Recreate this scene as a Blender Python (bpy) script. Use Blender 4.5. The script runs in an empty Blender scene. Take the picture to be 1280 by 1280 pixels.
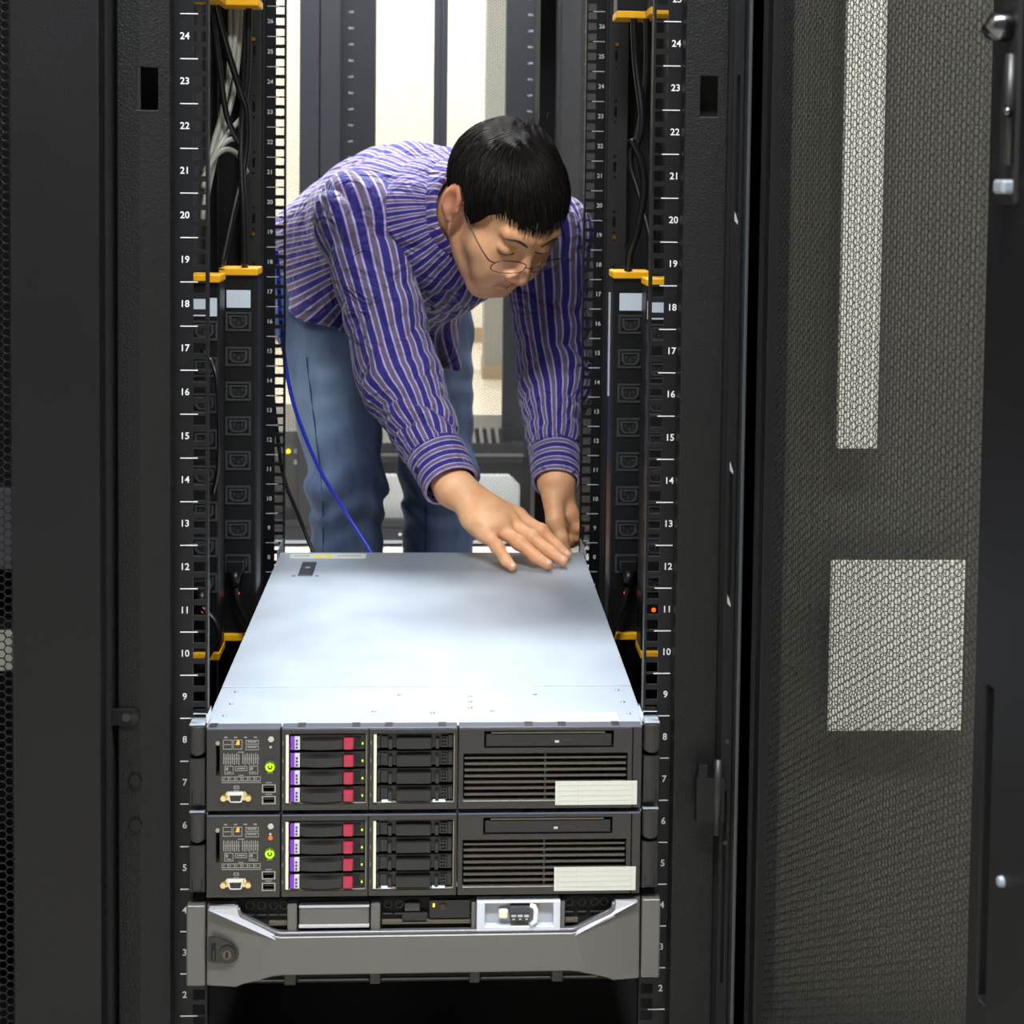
import bpy, bmesh, math, random
import numpy as np
from mathutils import Vector, Matrix

random.seed(7)
scene = bpy.context.scene
COL = scene.collection
U = 0.04445          # one rack unit
ZB = 0.11            # bottom of unit 1 above the floor

# ------------------------------------------------------------------ camera
def make_camera():
    yaw, pit, rol = 0.0472060582, 0.0522426304, 0.0115079174
    fwd = Vector((math.sin(yaw)*math.cos(pit), math.cos(yaw)*math.cos(pit), -math.sin(pit)))
    right = Vector((math.cos(yaw), -math.sin(yaw), 0))
    up = right.cross(fwd)
    r2 = right*math.cos(rol) + up*math.sin(rol)
    u2 = -right*math.sin(rol) + up*math.cos(rol)
    cam = bpy.data.cameras.new('camera')
    ob = bpy.data.objects.new('camera', cam)
    COL.objects.link(ob)
    M = Matrix((( r2.x, u2.x, -fwd.x, 0.01346), (r2.y, u2.y, -fwd.y, -1.53214), (r2.z, u2.z, -fwd.z, 1.0198), (0, 0, 0, 1)))
    ob.matrix_world = M
    cam.sensor_fit = 'HORIZONTAL'
    cam.sensor_width = 36.0
    cam.lens = 1900.304/1280*36.0
    cam.shift_x = (640-644.737)/1280
    cam.shift_y = (319.308-640)/1280
    cam.clip_start = 0.02
    cam.dof.use_dof = True
    cam.dof.focus_distance = 1.72
    cam.dof.aperture_fstop = 12.0
    scene.camera = ob
make_camera()

# ------------------------------------------------------------------ world, lamps, exposure
world = bpy.data.worlds.new('world')
scene.world = world
world.use_nodes = True
world.node_tree.nodes['Background'].inputs[0].default_value = (0.75, 0.85, 1.0, 1)
world.node_tree.nodes['Background'].inputs[1].default_value = 0.03
scene.view_settings.view_transform = 'Standard'
scene.view_settings.look = 'None'
scene.view_settings.exposure = 0.0
scene.view_settings.gamma = 1.0
scene.view_settings.use_curve_mapping = False

CEIL = 2.75
def area(name, loc, sx, sy, power, color=(1, 0.97, 0.92), spread=180):
    l = bpy.data.lights.new(name, 'AREA')
    l.shape = 'RECTANGLE'; l.size = sx; l.size_y = sy
    l.energy = power; l.color = color
    l.spread = math.radians(spread)
    o = bpy.data.objects.new(name, l)
    o.location = loc
    COL.objects.link(o)
    return o
# fluorescent ceiling fittings: (x, y, length x, length y, watts)
LAMPS = [(0.0, -1.25, 1.2, 0.30, 112), (-1.9, -1.25, 1.2, 0.30, 8), (1.7, -1.25, 1.2, 0.30, 40),
         (0.0, 1.70, 1.2, 0.30, 165), (-1.9, 1.75, 1.2, 0.30, 25), (1.9, 1.75, 1.2, 0.30, 8),
         (-1.2, 4.9, 1.2, 0.30, 46), (0.9, 4.9, 1.2, 0.30, 46), (-0.4, 6.9, 1.2, 0.30, 46), (1.4, 6.9, 1.2, 0.30, 46)]
for (lx, ly, sx, sy, w) in LAMPS:
    area('fluorescent_lamp', (lx, ly, CEIL-0.065), sx, sy, w, (0.93, 0.97, 1.0) if ly < 3 else (1, 0.96, 0.86))

# ------------------------------------------------------------------ materials
MATS = {}
def nodes_of(name):
    m = bpy.data.materials.new(name); m.use_nodes = True
    nt = m.node_tree
    return m, nt, nt.nodes['Principled BSDF']
def srgb(r, g, b):
    f = lambda c: (c/255/12.92) if c/255 <= 0.04045 else ((c/255+0.055)/1.055)**2.4
    return (f(r), f(g), f(b), 1)
def mat(name, rgb, rough=0.5, metal=0.0, bump=0.0, bscale=400.0, var=0.0, vscale=8.0, spec=0.5, emit=None, estr=1.0, coat=0.0):
    if name in MATS: return MATS[name]
    m, nt, b = nodes_of(name)
    c = srgb(*rgb)
    b.inputs['Base Color'].default_value = c
    b.inputs['Roughness'].default_value = rough
    b.inputs['Metallic'].default_value = metal
    b.inputs['Specular IOR Level'].default_value = spec
    if coat: b.inputs['Coat Weight'].default_value = coat
    tc = nt.nodes.new('ShaderNodeTexCoord')
    if var > 0:
        n = nt.nodes.new('ShaderNodeTexNoise'); n.inputs['Scale'].default_value = vscale; n.inputs['Detail'].default_value = 4
        nt.links.new(tc.outputs['Object'], n.inputs['Vector'])
        mr = nt.nodes.new('ShaderNodeMapRange'); mr.inputs[3].default_value = 1-var; mr.inputs[4].default_value = 1+var
        nt.links.new(n.outputs[0], mr.inputs[0])
        mx = nt.nodes.new('ShaderNodeMix'); mx.data_type = 'RGBA'; mx.blend_type = 'MULTIPLY'; mx.inputs[0].default_value = 1
        mx.inputs[6].default_value = c
        nt.links.new(mr.outputs[0], mx.inputs[7]); nt.links.new(mx.outputs[2], b.inputs['Base Color'])
        mr2 = nt.nodes.new('ShaderNodeMapRange'); mr2.inputs[3].default_value = max(0.02, rough-0.08); mr2.inputs[4].default_value = min(1, rough+0.08)
        nt.links.new(n.outputs[0], mr2.inputs[0]); nt.links.new(mr2.outputs[0], b.inputs['Roughness'])
    if bump > 0:
        n = nt.nodes.new('ShaderNodeTexNoise'); n.inputs['Scale'].default_value = bscale; n.inputs['Detail'].default_value = 2
        nt.links.new(tc.outputs['Object'], n.inputs['Vector'])
        bp = nt.nodes.new('ShaderNodeBump'); bp.inputs['Strength'].default_value = bump; bp.inputs['Distance'].default_value = 0.001
        nt.links.new(n.outputs[0], bp.inputs['Height']); nt.links.new(bp.outputs[0], b.inputs['Normal'])
    if emit:
        b.inputs['Emission Color'].default_value = srgb(*emit); b.inputs['Emission Strength'].default_value = estr
    MATS[name] = m
    return m

def mesh_sheet_material(name, rgb, pitch, hole=0.40):
    """perforated steel sheet seen from far away: hexagonal lattice of holes cut through the sheet (generated in object space x, z)"""
    m, nt, b = nodes_of(name)
    b.inputs['Base Color'].default_value = srgb(*rgb); b.inputs['Roughness'].default_value = 0.45
    tc = nt.nodes.new('ShaderNodeTexCoord'); sep = nt.nodes.new('ShaderNodeSeparateXYZ')
    nt.links.new(tc.outputs['Object'], sep.inputs[0])
    def mth(op, a, v=None):
        n = nt.nodes.new('ShaderNodeMath'); n.operation = op
        for i, q in enumerate((a, v)):
            if q is None: continue
            if isinstance(q, (int, float)): n.inputs[i].default_value = q
            else: nt.links.new(q, n.inputs[i])
        return n.outputs[0]
    px, pz = pitch*math.sqrt(3), pitch
    ds = []
    for off in (0.0, 0.5):
        fx = mth('MULTIPLY', mth('SUBTRACT', mth('FRACT', mth('ADD', mth('DIVIDE', sep.outputs[0], px), off+50)), 0.5), math.sqrt(3))
        fz = mth('SUBTRACT', mth('FRACT', mth('ADD', mth('DIVIDE', sep.outputs[2], pz), off+50)), 0.5)
        ds.append(mth('SQRT', mth('ADD', mth('MULTIPLY', fx, fx), mth('MULTIPLY', fz, fz))))
    hole_mask = mth('LESS_THAN', mth('MINIMUM', ds[0], ds[1]), hole)
    tr = nt.nodes.new('ShaderNodeBsdfTransparent'); mix = nt.nodes.new('ShaderNodeMixShader')
    nt.links.new(hole_mask, mix.inputs[0]); nt.links.new(b.outputs[0], mix.inputs[1]); nt.links.new(tr.outputs[0], mix.inputs[2])
    nt.links.new(mix.outputs[0], nt.nodes['Material Output'].inputs[0])
    MATS[name] = m
    return m

BLACK = mat('black_powder_coat', (15, 15, 17), 0.45, 0, 0.35, 900, 0.06, 5, spec=0.28)
FRAME = mat('textured_black_paint', (19, 19, 19), 0.48, 0, 0.8, 420, 0.08, 6, spec=0.28)
RAILM = mat('black_rail_paint', (18, 18, 21), 0.42, 0, 0.1, 900, spec=0.3)
DARK = mat('matt_black_paint', (14, 14, 15), 0.6)
VOID = mat('dark_recess', (8, 8, 9), 0.8)
MESHM = mat('perforated_black_steel', (17, 17, 17), 0.42, 0, 0, 1, spec=0.3)
WHITE = mat('white_print', (215, 215, 215), 0.6)
STEEL = mat('galvanised_steel', (170, 179, 189), 0.45, 0.5, 0.06, 220, 0.05, 14)
PLASTIC = mat('charcoal_plastic', (38, 37, 36), 0.42, 0, 0.1, 1500)
PLASTIC_D = mat('dark_charcoal_plastic', (28, 27, 28), 0.40)
BLACKP = mat('black_plastic', (18, 18, 19), 0.38)
SILVER = mat('silver_grey_plastic', (100, 98, 95), 0.36, 0.25, 0.08, 1500)
SILVER_L = mat('light_silver_plastic', (190, 192, 198), 0.32, 0.3)  # paler copy of the silver, carries the painted bezel highlights
CHROME = mat('bright_chrome', (220, 220, 222), 0.15, 1.0)
YELLOW = mat('yellow_plastic', (246, 178, 8), 0.45)
PAPER = mat('white_paper', (205, 205, 196), 0.7)
CABLEB = mat('black_cable_jacket', (20, 20, 21), 0.32)

# ------------------------------------------------------------------ mesh helpers
class MB:
    def __init__(s): s.v = []; s.f = []
    def add(s, vs, fs):
        o = len(s.v); s.v += [tuple(p) for p in vs]; s.f += [tuple(i+o for i in q) for q in fs]; return s
    def box(s, x0, x1, y0, y1, z0, z1):
        if x0 > x1: x0, x1 = x1, x0
        if y0 > y1: y0, y1 = y1, y0
        if z0 > z1: z0, z1 = z1, z0
        return s.add([(x0,y0,z0),(x1,y0,z0),(x1,y1,z0),(x0,y1,z0),(x0,y0,z1),(x1,y0,z1),(x1,y1,z1),(x0,y1,z1)],
              [(0,3,2,1),(4,5,6,7),(0,1,5,4),(1,2,6,5),(2,3,7,6),(3,0,4,7)])
    def prism(s, pts, y0, y1, fn=None):
        """polygon given in x, z (counter-clockwise seen from -y), extruded along y"""
        n = len(pts); g = fn or (lambda x, z, y: (x, y, z))
        vs = [g(x, z, y0) for x, z in pts] + [g(x, z, y1) for x, z in pts]
        fs = [tuple(range(n)), tuple(range(2*n-1, n-1, -1))] + [(i, n+i, n+(i+1) % n, (i+1) % n) for i in range(n)]
        return s.add(vs, fs)
    def tube(s, pts, r, n=8, caps=True):
        P = [Vector(p) for p in pts]; m = len(P)
        rr = r if isinstance(r, (list, tuple)) else [r]*m
        t = (P[1]-P[0]).normalized()
        a = t.orthogonal().normalized()
        vs = []
        for i in range(m):
            t2 = ((P[min(i+1, m-1)]-P[max(i-1, 0)])).normalized()
            a = (a - t2*a.dot(t2)).normalized(); b = t2.cross(a)
            for k in range(n):
                an = 2*math.pi*k/n
                vs.append(P[i] + (a*math.cos(an)+b*math.sin(an))*rr[i])
        fs = [(i*n+k, i*n+(k+1) % n, (i+1)*n+(k+1) % n, (i+1)*n+k) for i in range(m-1) for k in range(n)]
        if caps: fs += [tuple(range(n-1, -1, -1)), tuple(range((m-1)*n, m*n))]
        return s.add(vs, fs)
    def disc(s, c, r, y0, y1, n=16):
        return s.prism([(c[0]+r*math.cos(2*math.pi*k/n), c[1]+r*math.sin(2*math.pi*k/n)) for k in range(n)], y0, y1)
    def grid(s, xs, zs, solid, y0, y1):
        """plate in the x-z plane between y0 and y1; solid(i, j) says whether cell is metal; welded, with real holes"""
        nx, nz = len(xs), len(zs); base = len(s.v)
        for y in (y0, y1):
            for j in range(nz):
                for i in range(nx): s.v.append((xs[i], y, zs[j]))
        A = lambda i, j: base + j*nx+i
        B = lambda i, j: base + nx*nz + j*nx+i
        S = lambda i, j: 0 <= i < nx-1 and 0 <= j < nz-1 and solid(i, j)
        for j in range(nz-1):
            for i in range(nx-1):
                if not S(i, j): continue
                s.f.append((A(i,j), A(i+1,j), A(i+1,j+1), A(i,j+1)))
                s.f.append((B(i,j), B(i,j+1), B(i+1,j+1), B(i+1,j)))
                if not S(i-1, j): s.f.append((A(i,j), A(i,j+1), B(i,j+1), B(i,j)))
                if not S(i+1, j): s.f.append((A(i+1,j), B(i+1,j), B(i+1,j+1), A(i+1,j+1)))
                if not S(i, j-1): s.f.append((A(i,j), B(i,j), B(i+1,j), A(i+1,j)))
                if not S(i, j+1): s.f.append((A(i,j+1), A(i+1,j+1), B(i+1,j+1), B(i,j+1)))
        return s
    def plate(s, x0, x1, z0, z1, y0, y1, holes):
        """rectangular plate with rectangular holes [(hx0, hx1, hz0, hz1)]"""
        xs = sorted({x0, x1} | {round(h[k], 6) for h in holes for k in (0, 1)})
        zs = sorted({z0, z1} | {round(h[k], 6) for h in holes for k in (2, 3)})
        def solid(i, j):
            cx, cz = (xs[i]+xs[i+1])/2, (zs[j]+zs[j+1])/2
            return not any(h[0] < cx < h[1] and h[2] < cz < h[3] for h in holes)
        return s.grid(xs, zs, solid, y0, y1)
    def mesh(s, name):
        me = bpy.data.meshes.new(name); me.from_pydata(s.v, [], s.f); me.update()
        bm = bmesh.new(); bm.from_mesh(me)
        loose = [v for v in bm.verts if not v.link_faces]
        if loose: bmesh.ops.delete(bm, geom=loose, context='VERTS')
        bmesh.ops.recalc_face_normals(bm, faces=bm.faces); bm.to_mesh(me); bm.free()
        return me

def put(name, me, m, parent=None, loc=None, smooth=False, bevel=0.0, rot=None, label=None, seg=2):
    if isinstance(me, MB): me = me.mesh(name)
    if m is not None and not me.materials: me.materials.append(m)
    o = bpy.data.objects.new(name, me); COL.objects.link(o)
    if parent is not None: o.parent = parent
    if loc is not None: o.location = loc
    if rot is not None: o.rotation_euler = rot
    if smooth:
        me.polygons.foreach_set('use_smooth', [True]*len(me.polygons))
    if bevel > 0:
        md = o.modifiers.new('bevel', 'BEVEL'); md.width = bevel; md.segments = seg; md.limit_method = 'ANGLE'; md.angle_limit = math.radians(40)
        md.harden_normals = False
    if label: o['label'] = label
    return o
def empty(name, loc=(0, 0, 0), rz=0.0, parent=None):
    o = bpy.data.objects.new(name, None); COL.objects.link(o); o.location = loc; o.rotation_euler = (0, 0, rz)
    o.empty_display_size = 0.05
    if parent: o.parent = parent
    return o
def tag(o, label=None, cat=None, group=None, kind=None):
    if label: o['label'] = label
    if cat: o['category'] = cat
    if group: o['group'] = group
    if kind: o['kind'] = kind
    return o
def copy_tree(o, parent=None):
    c = o.copy(); COL.objects.link(c); c.parent = parent
    for ch in list(o.children): copy_tree(ch, c)
    return c
def spline(pts, n=12):
    P = [Vector(p) for p in pts]; P = [2*P[0]-P[1]] + P + [2*P[-1]-P[-2]]
    out = []
    for i in range(1, len(P)-2):
        for k in range(n):
            t = k/n; a, b, c, d = P[i-1], P[i], P[i+1], P[i+2]
            out.append(0.5*((2*b)+(c-a)*t+(2*a-5*b+4*c-d)*t*t+(3*b-a-3*c+d)*t**3))
    out.append(P[-2]); return out

TEXTS = {}
def text_mesh(s, size, depth=0.0002):
    key = (s, size)
    if key in TEXTS: return TEXTS[key]
    cu = bpy.data.curves.new('text', 'FONT'); cu.body = s; cu.size = size; cu.extrude = depth
    cu.align_x = 'CENTER'; cu.align_y = 'CENTER'; cu.resolution_u = 3; cu.offset = size*0.012
    o = bpy.data.objects.new('text', cu); COL.objects.link(o)
    bpy.context.view_layer.update()
    dg = bpy.context.evaluated_depsgraph_get()
    me = bpy.data.meshes.new_from_object(o.evaluated_get(dg))
    bpy.data.objects.remove(o); bpy.data.curves.remove(cu)
    co = np.empty(len(me.vertices)*3, np.float32); me.vertices.foreach_get('co', co); co = co.reshape(-1, 3)
    co = np.stack([co[:, 0], -co[:, 2], co[:, 1]], -1)
    me.vertices.foreach_set('co', co.ravel()); me.update()
    TEXTS[key] = me
    return me

def hex_mesh(name, width, height, pitch, hole=0.84, t=0.0012):
    """perforated sheet with hexagonal holes in x (0..width), z (0..height), welded"""
    R = pitch/math.sqrt(3); dx = 1.5*R
    nc = int(width/dx); nr = int(height/pitch)
    ci, rj = np.meshgrid(np.arange(nc), np.arange(nr), indexing='ij')
    cx = R + ci*dx; cz = pitch*(0.5+rj) + (ci % 2)*pitch/2
    C = np.stack([cx.ravel(), cz.ravel()], -1)
    an = np.arange(6)*math.pi/3
    hexo = np.stack([np.cos(an), np.sin(an)], -1)
    n = len(C)
    O = C[:, None]+hexo*R; I = C[:, None]+hexo*(R*hole)
    V = []
    for y in (0, t):
        for Q in (O, I):
            V.append(np.concatenate([Q[..., :1], np.full((n, 6, 1), y), Q[..., 1:]], -1).reshape(-1, 3))
    base = np.arange(n)[:, None]*6; k = np.arange(6); k2 = (k+1) % 6
    off = n*6
    of, inf_, ob, ib = base, base+off, base+2*off, base+3*off
    Q = np.concatenate([np.stack([of+k, of+k2, inf_+k2, inf_+k], -1).reshape(-1, 4),
                        np.stack([inf_+k, inf_+k2, ib+k2, ib+k], -1).reshape(-1, 4),
                        np.stack([ob+k2, ob+k, ib+k, ib+k2], -1).reshape(-1, 4)])
    V = np.concatenate(V)
    key = np.round(V*1e5).astype(np.int64)
    _, first, inv = np.unique(key, axis=0, return_index=True, return_inverse=True)
    return np_mesh(name, V[first], inv.reshape(-1)[Q])

def np_mesh(name, V, Q):
    me = bpy.data.meshes.new(name)
    V = np.asarray(V, np.float32); Q = np.asarray(Q, np.int32); k = Q.shape[1]
    me.vertices.add(len(V)); me.vertices.foreach_set('co', V.ravel())
    me.loops.add(Q.size); me.loops.foreach_set('vertex_index', Q.ravel())
    me.polygons.add(len(Q)); me.polygons.foreach_set('loop_start', np.arange(0, Q.size, k, dtype=np.int32))
    me.update(calc_edges=True); me.validate()
    return me

# ------------------------------------------------------------------ the room
def structure(name, mb, m, **kw):
    o = put(name, mb, m, **kw); o['kind'] = 'structure'; return o
WALL = mat('white_wall_paint', (236, 232, 222), 0.8, 0, 0.1, 60)
FLOORM = mat('pale_vinyl_floor', (214, 208, 196), 0.28, 0, 0.0, 1, 0.05, 3)
CEILM = mat('white_ceiling_tile', (225, 225, 222), 0.9, 0, 0.3, 200)
BASEB = mat('tan_skirting', (168, 150, 122), 0.5)
X0, X1, Y0, Y1 = -3.6, 3.6, -3.0, 7.75
structure('floor', MB().box(X0, X1, Y0, Y1, -0.05, 0), FLOORM)
structure('ceiling', MB().box(X0, X1, Y0, Y1, CEIL, CEIL+0.05), CEILM)
structure('wall_back', MB().box(X0, X1, Y1, Y1+0.1, 0, CEIL), WALL)
structure('wall_front', MB().box(X0, X1, Y0-0.1, Y0, 0, CEIL), mat('grey_wall_paint', (96, 98, 100), 0.8))
structure('wall_left', MB().box(X0-0.1, X0, Y0, Y1, 0, CEIL), WALL)
structure('wall_right', MB().box(X1, X1+0.1, Y0, Y1, 0, CEIL), WALL)
structure('baseboard_back', MB().box(X0, X1, Y1-0.015, Y1, 0, 0.09), BASEB)
structure('wall_pillar', MB().box(0.219, 0.62, 6.05, 6.45, 0, CEIL), mat('pale_grey_paint', (150, 152, 148), 0.8))
structure('baseboard_pillar', MB().box(0.212, 0.627, 6.04, 6.46, 0, 0.07), BASEB)
FIX = mat('white_lamp_housing', (230, 230, 230), 0.5)
for i, (lx, ly, sx, sy, w) in enumerate(LAMPS):
    o = structure('ceiling_trim', MB().box(lx-sx/2-0.02, lx+sx/2+0.02, ly-sy/2-0.02, ly+sy/2+0.02, CEIL-0.06, CEIL-0.001), FIX)
    o.name = 'trim_%d' % (i+1)
# ------------------------------------------------------------------ our rack
rack = empty('server_rack')
tag(rack, 'open black server rack with numbered rails, holding the three servers', 'server rack')
HOLE_DZ = (-0.015875, 0.0, 0.015875)
def rail(side, y, ymax_label, name='mounting_rail'):
    """side -1 left, +1 right; plate facing the front, square holes towards the middle"""
    holes = []
    for n in range(1, 43):
        zc = ZB+(n-0.5)*U
        for dz in HOLE_DZ: holes.append((0.2250, 0.2372, zc+dz-0.0052, zc+dz+0.0052))
    mb = MB().plate(0.2225, 0.2625, ZB-0.02, ZB+42*U+0.02, y, y+0.002, holes)
    mb2 = MB()
    # folded inner lip and outer return
    k = len(mb.v)
    mb.box(0.2600, 0.2625, y+0.0015, y+0.055, ZB-0.02, ZB+42*U+0.02)
    mb.box(0.2225, 0.2240, y+0.0015, y+0.012, ZB-0.02, ZB+42*U+0.02)
    if side < 0: mb.v = [(-a, b, c) for a, b, c in mb.v]
    o = put(name, mb, RAILM, rack)
    for n in range(1, ymax_label+1):
        zc = ZB+(n-0.5)*U
        put('unit_number', text_mesh(str(n), 0.0096 if y < 0.3 else 0.0088), WHITE, o, loc=(side*0.2455, y-0.0003, zc))
        me = bpy.data.meshes.get('tick_%d' % side)
        if me is None:
            me = MB().box(side*0.2325, side*0.2500, -0.0004, 0.0004, -0.00048, 0.00048).mesh('tick_%d' % side); me.materials.append(WHITE)
        put('tick_mark', me, None, o, loc=(0, y-0.0003, zc+U/2))
    return o
for sd in (-1, 1):
    rail(sd, 0.0, 26)
    rail(sd, 0.74, 28)

ZT = 2.02
def bent(mb, x_a, slope, sgn):
    mb.v = [(x, y+max(0, sgn*(x-x_a))*slope, z) for x, y, z in mb.v]; return mb
# left front post, with a lifting slot across its crease
slot = [(-0.286, -0.267, 1.080, 1.121)]
mb = MB()
xs = sorted({-0.305, -0.256, -0.283, -0.286, -0.267}); zs = [0.03, 1.080, 1.121, ZT]
mb.grid(xs, zs, lambda i, j: not (j == 1 and xs[i] > -0.2861 and xs[i+1] < -0.2669), -0.036, -0.033)
bent(mb, -0.283, 0.55, 1)
post = put('front_post', mb, FRAME, rack, bevel=0.0012)
put('slot_back', MB().box(-0.29, -0.262, 0.005, 0.008, 1.06, 1.14), VOID, post)
put('post_return', MB().box(-0.2585, -0.256, -0.020, 0.05, 0.03, ZT), FRAME, post)
put('post_return', MB().box(-0.305, -0.3025, -0.034, 0.05, 0.03, ZT), FRAME, post)
# little latch keeper, screw and two plugs on the left post
k = put('latch_keeper', MB().prism([(-0.313, 0.4725), (-0.288, 0.4725), (-0.2835, 0.477), (-0.2835, 0.485), (-0.288, 0.4895), (-0.313, 0.4895)], -0.0395, -0.036), BLACK, post, bevel=0.0008)
put('screw', MB().disc((-0.296, 0.481), 0.0042, -0.041, -0.038), PLASTIC, k)
put('screw_hole', MB().disc((-0.2885, 0.481), 0.0042, -0.0400, -0.039), DARK, k)
for z in (0.4165, 0.3715): put('hole_plug', MB().disc((-0.288, z), 0.0065, -0.040, -0.033), BLACK, post, bevel=0.001)
# right front post
mb = MB()
xs2 = [0.2515, 0.267, 0.284, 0.2945]; zs2 = [0.03, 1.081, 1.121, ZT]
mb.grid(xs2, zs2, lambda i, j: not (j == 1 and i == 1), -0.024, -0.021)
post_r = put('front_post', mb, FRAME, rack, bevel=0.0012)
put('slot_back', MB().box(0.262, 0.29, 0.005, 0.008, 1.06, 1.14), VOID, post_r)
put('post_return', MB().box(0.2515, 0.254, -0.022, 0.05, 0.03, ZT), FRAME, post_r)
# hinge strip beside it with long slots
strip = MB().plate(0.2975, 0.3085, 0.03, ZT, -0.034, -0.031, [(0.3015, 0.3045, 0.985, 1.122), (0.3015, 0.3045, 0.600, 0.735), (0.3015, 0.3045, 0.2, 0.40)])
strip_o = put('hinge_strip', strip, BLACK, rack, bevel=0.0006)
put('strip_back', MB().box(0.295, 0.312, -0.018, -0.015, 0.03, ZT), VOID, strip_o)
for z in (0.735, 0.985, 0.60): put('slot_glint', MB().prism([(0.3012, z-0.007), (0.3046, z-0.011), (0.3048, z-0.0085), (0.3025, z-0.001), (0.3012, z+0.002)], -0.0345, -0.0315), STEEL, strip_o)  # steel-coloured chips put in for the highlights at the slot ends
put('door_seal', MB().box(0.3115, 0.3150, -0.040, -0.020, 0.03, ZT), mat('grey_door_seal', (58, 62, 66), 0.4), rack, bevel=0.001)
# hinge bracket low on the right
hb = put('hinge', MB().prism([(0.2715, 0.372), (0.3005, 0.372), (0.3005, 0.418), (0.2830, 0.418), (0.2830, 0.432), (0.2730, 0.432), (0.2730, 0.424), (0.2715, 0.418)], -0.047, -0.034), BLACK, rack, bevel=0.0015)
put('hinge_pin', MB().tube([(0.293, -0.045, 0.36), (0.293, -0.045, 0.437)], 0.004, 10), PLASTIC_D, hb, smooth=True)
for z in (0.347, 0.452): put('hinge_screw', MB().disc((0.3035, z), 0.0022, -0.037, -0.033), PLASTIC, hb)
# sides, roof, base, rear frame
put('side_panel', MB().box(-0.3105, -0.3075, 0.0, 0.95, 0.03, ZT), DARK, rack)
put('side_panel', MB().box(0.3075, 0.3105, 0.0, 0.95, 0.03, ZT), DARK, rack)
put('roof', MB().box(-0.31, 0.31, -0.03, 0.95, ZT, ZT+0.03), DARK, rack)
put('base_plate', MB().box(-0.31, 0.31, -0.03, 0.95, 0.03, 0.06), DARK, rack)
for sx in (-1, 1):
    put('rear_post', MB().box(sx*0.266, sx*0.306, 0.90, 0.95, 0.03, ZT), BLACK, rack, bevel=0.002)
    put('base_foot', MB().tube([(sx*0.25, 0.05, 0.0), (sx*0.25, 0.05, 0.035)], 0.022, 12), DARK, rack)
    put('base_foot', MB().tube([(sx*0.25, 0.87, 0.0), (sx*0.25, 0.87, 0.035)], 0.022, 12), DARK, rack)
    # slotted cable plate further in
    hol = []
    for k in range(-6, 14):
        zc = 1.034 + 0.0775*2*k/2
        if not 0.45 < zc < 1.9: continue
        a, b = (0.2500, 0.2545)
        hol += [(a, b, zc-0.007, zc+0.007), (a+0.0005, b-0.0005, zc+0.013, zc+0.0165), (a+0.0005, b-0.0005, zc-0.0165, zc-0.013)]
    mb = MB().plate(0.2430, 0.2690, 0.08, 1.95, 0.600, 0.602, hol)
    if sx < 0: mb.v = [(-a, b, c) for a, b, c in mb.v]
    cp = put('cable_plate', mb, DARK, rack)
    put('plate_back', MB().box(sx*0.243, sx*0.3065, 0.64, 0.642, 0.08, 1.95), VOID, cp)
    for z in (0.935, 1.205): put('brass_screw', MB().disc((sx*0.2525, z), 0.0028, 0.597, 0.601, 8), mat('brass', (200, 160, 60), 0.3, 1.0), cp)

# the front door, swung open on its right hinge towards the viewer
door_a = math.radians(85.3)
fd = empty('front_door', (0.329, -0.042, 0.0), -door_a, rack)
DW = 0.60
fd_h = 1.97
mesh_x0, mesh_w = 0.018, 0.4875
put('door_stile', MB().box(0.0, mesh_x0, 0.0, 0.022, 0.04, ZT), BLACK, fd, bevel=0.0015)
put('door_stile', MB().plate(mesh_x0+mesh_w, DW, 0.04, ZT, 0.0, 0.022, [(0.523, 0.535, 0.478, 0.690), (0.529, 0.549, 1.01, 1.16)]), BLACK, fd, bevel=0.0015)
put('door_rail', MB().box(mesh_x0, mesh_x0+mesh_w, 0.0, 0.022, 0.04, 0.072), BLACK, fd)
put('door_rail', MB().box(mesh_x0, mesh_x0+mesh_w, 0.0, 0.022, 1.93, ZT), BLACK, fd)
o = put('perforated_sheet', hex_mesh('door_mesh', mesh_w+0.012, 1.873, 0.0079, 0.92, 0.0006), MESHM, fd, loc=(mesh_x0-0.004, 0.010, 0.067)); o['kind'] = 'stuff'
h = put('latch_housing', MB().box(0.527, 0.551, -0.003, 0.012, 1.005, 1.165), DARK, fd, bevel=0.002)
put('latch_rod', MB().tube([(0.545, -0.004, 1.030), (0.545, -0.005, 1.100)], 0.0036, 10), PLASTIC_D, h, smooth=True)
put('lock_barrel', MB().tube([(0.537, 0.004, 1.119), (0.536, -0.012, 1.117), (0.537, -0.016, 1.113)], [0.0095, 0.0095, 0.006], 16), mat('dark_chrome', (105, 105, 108), 0.22, 1.0), h, smooth=True)
put('latch_pin', MB().tube([(0.5465, -0.008, 1.066), (0.551, -0.008, 1.062)], 0.0026, 8), mat('dark_chrome', (105, 105, 108), 0.22, 1.0), h, smooth=True)
put('latch_tongue', MB().box(0.534, 0.549, -0.010, -0.001, 1.012, 1.021), STEEL, h, bevel=0.002)
for z in (0.572, 0.30): put('door_rivet', MB().tube([(0.556, 0.003, z), (0.556, -0.003, z)], [0.0042, 0.003], 10), STEEL, fd)

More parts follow.
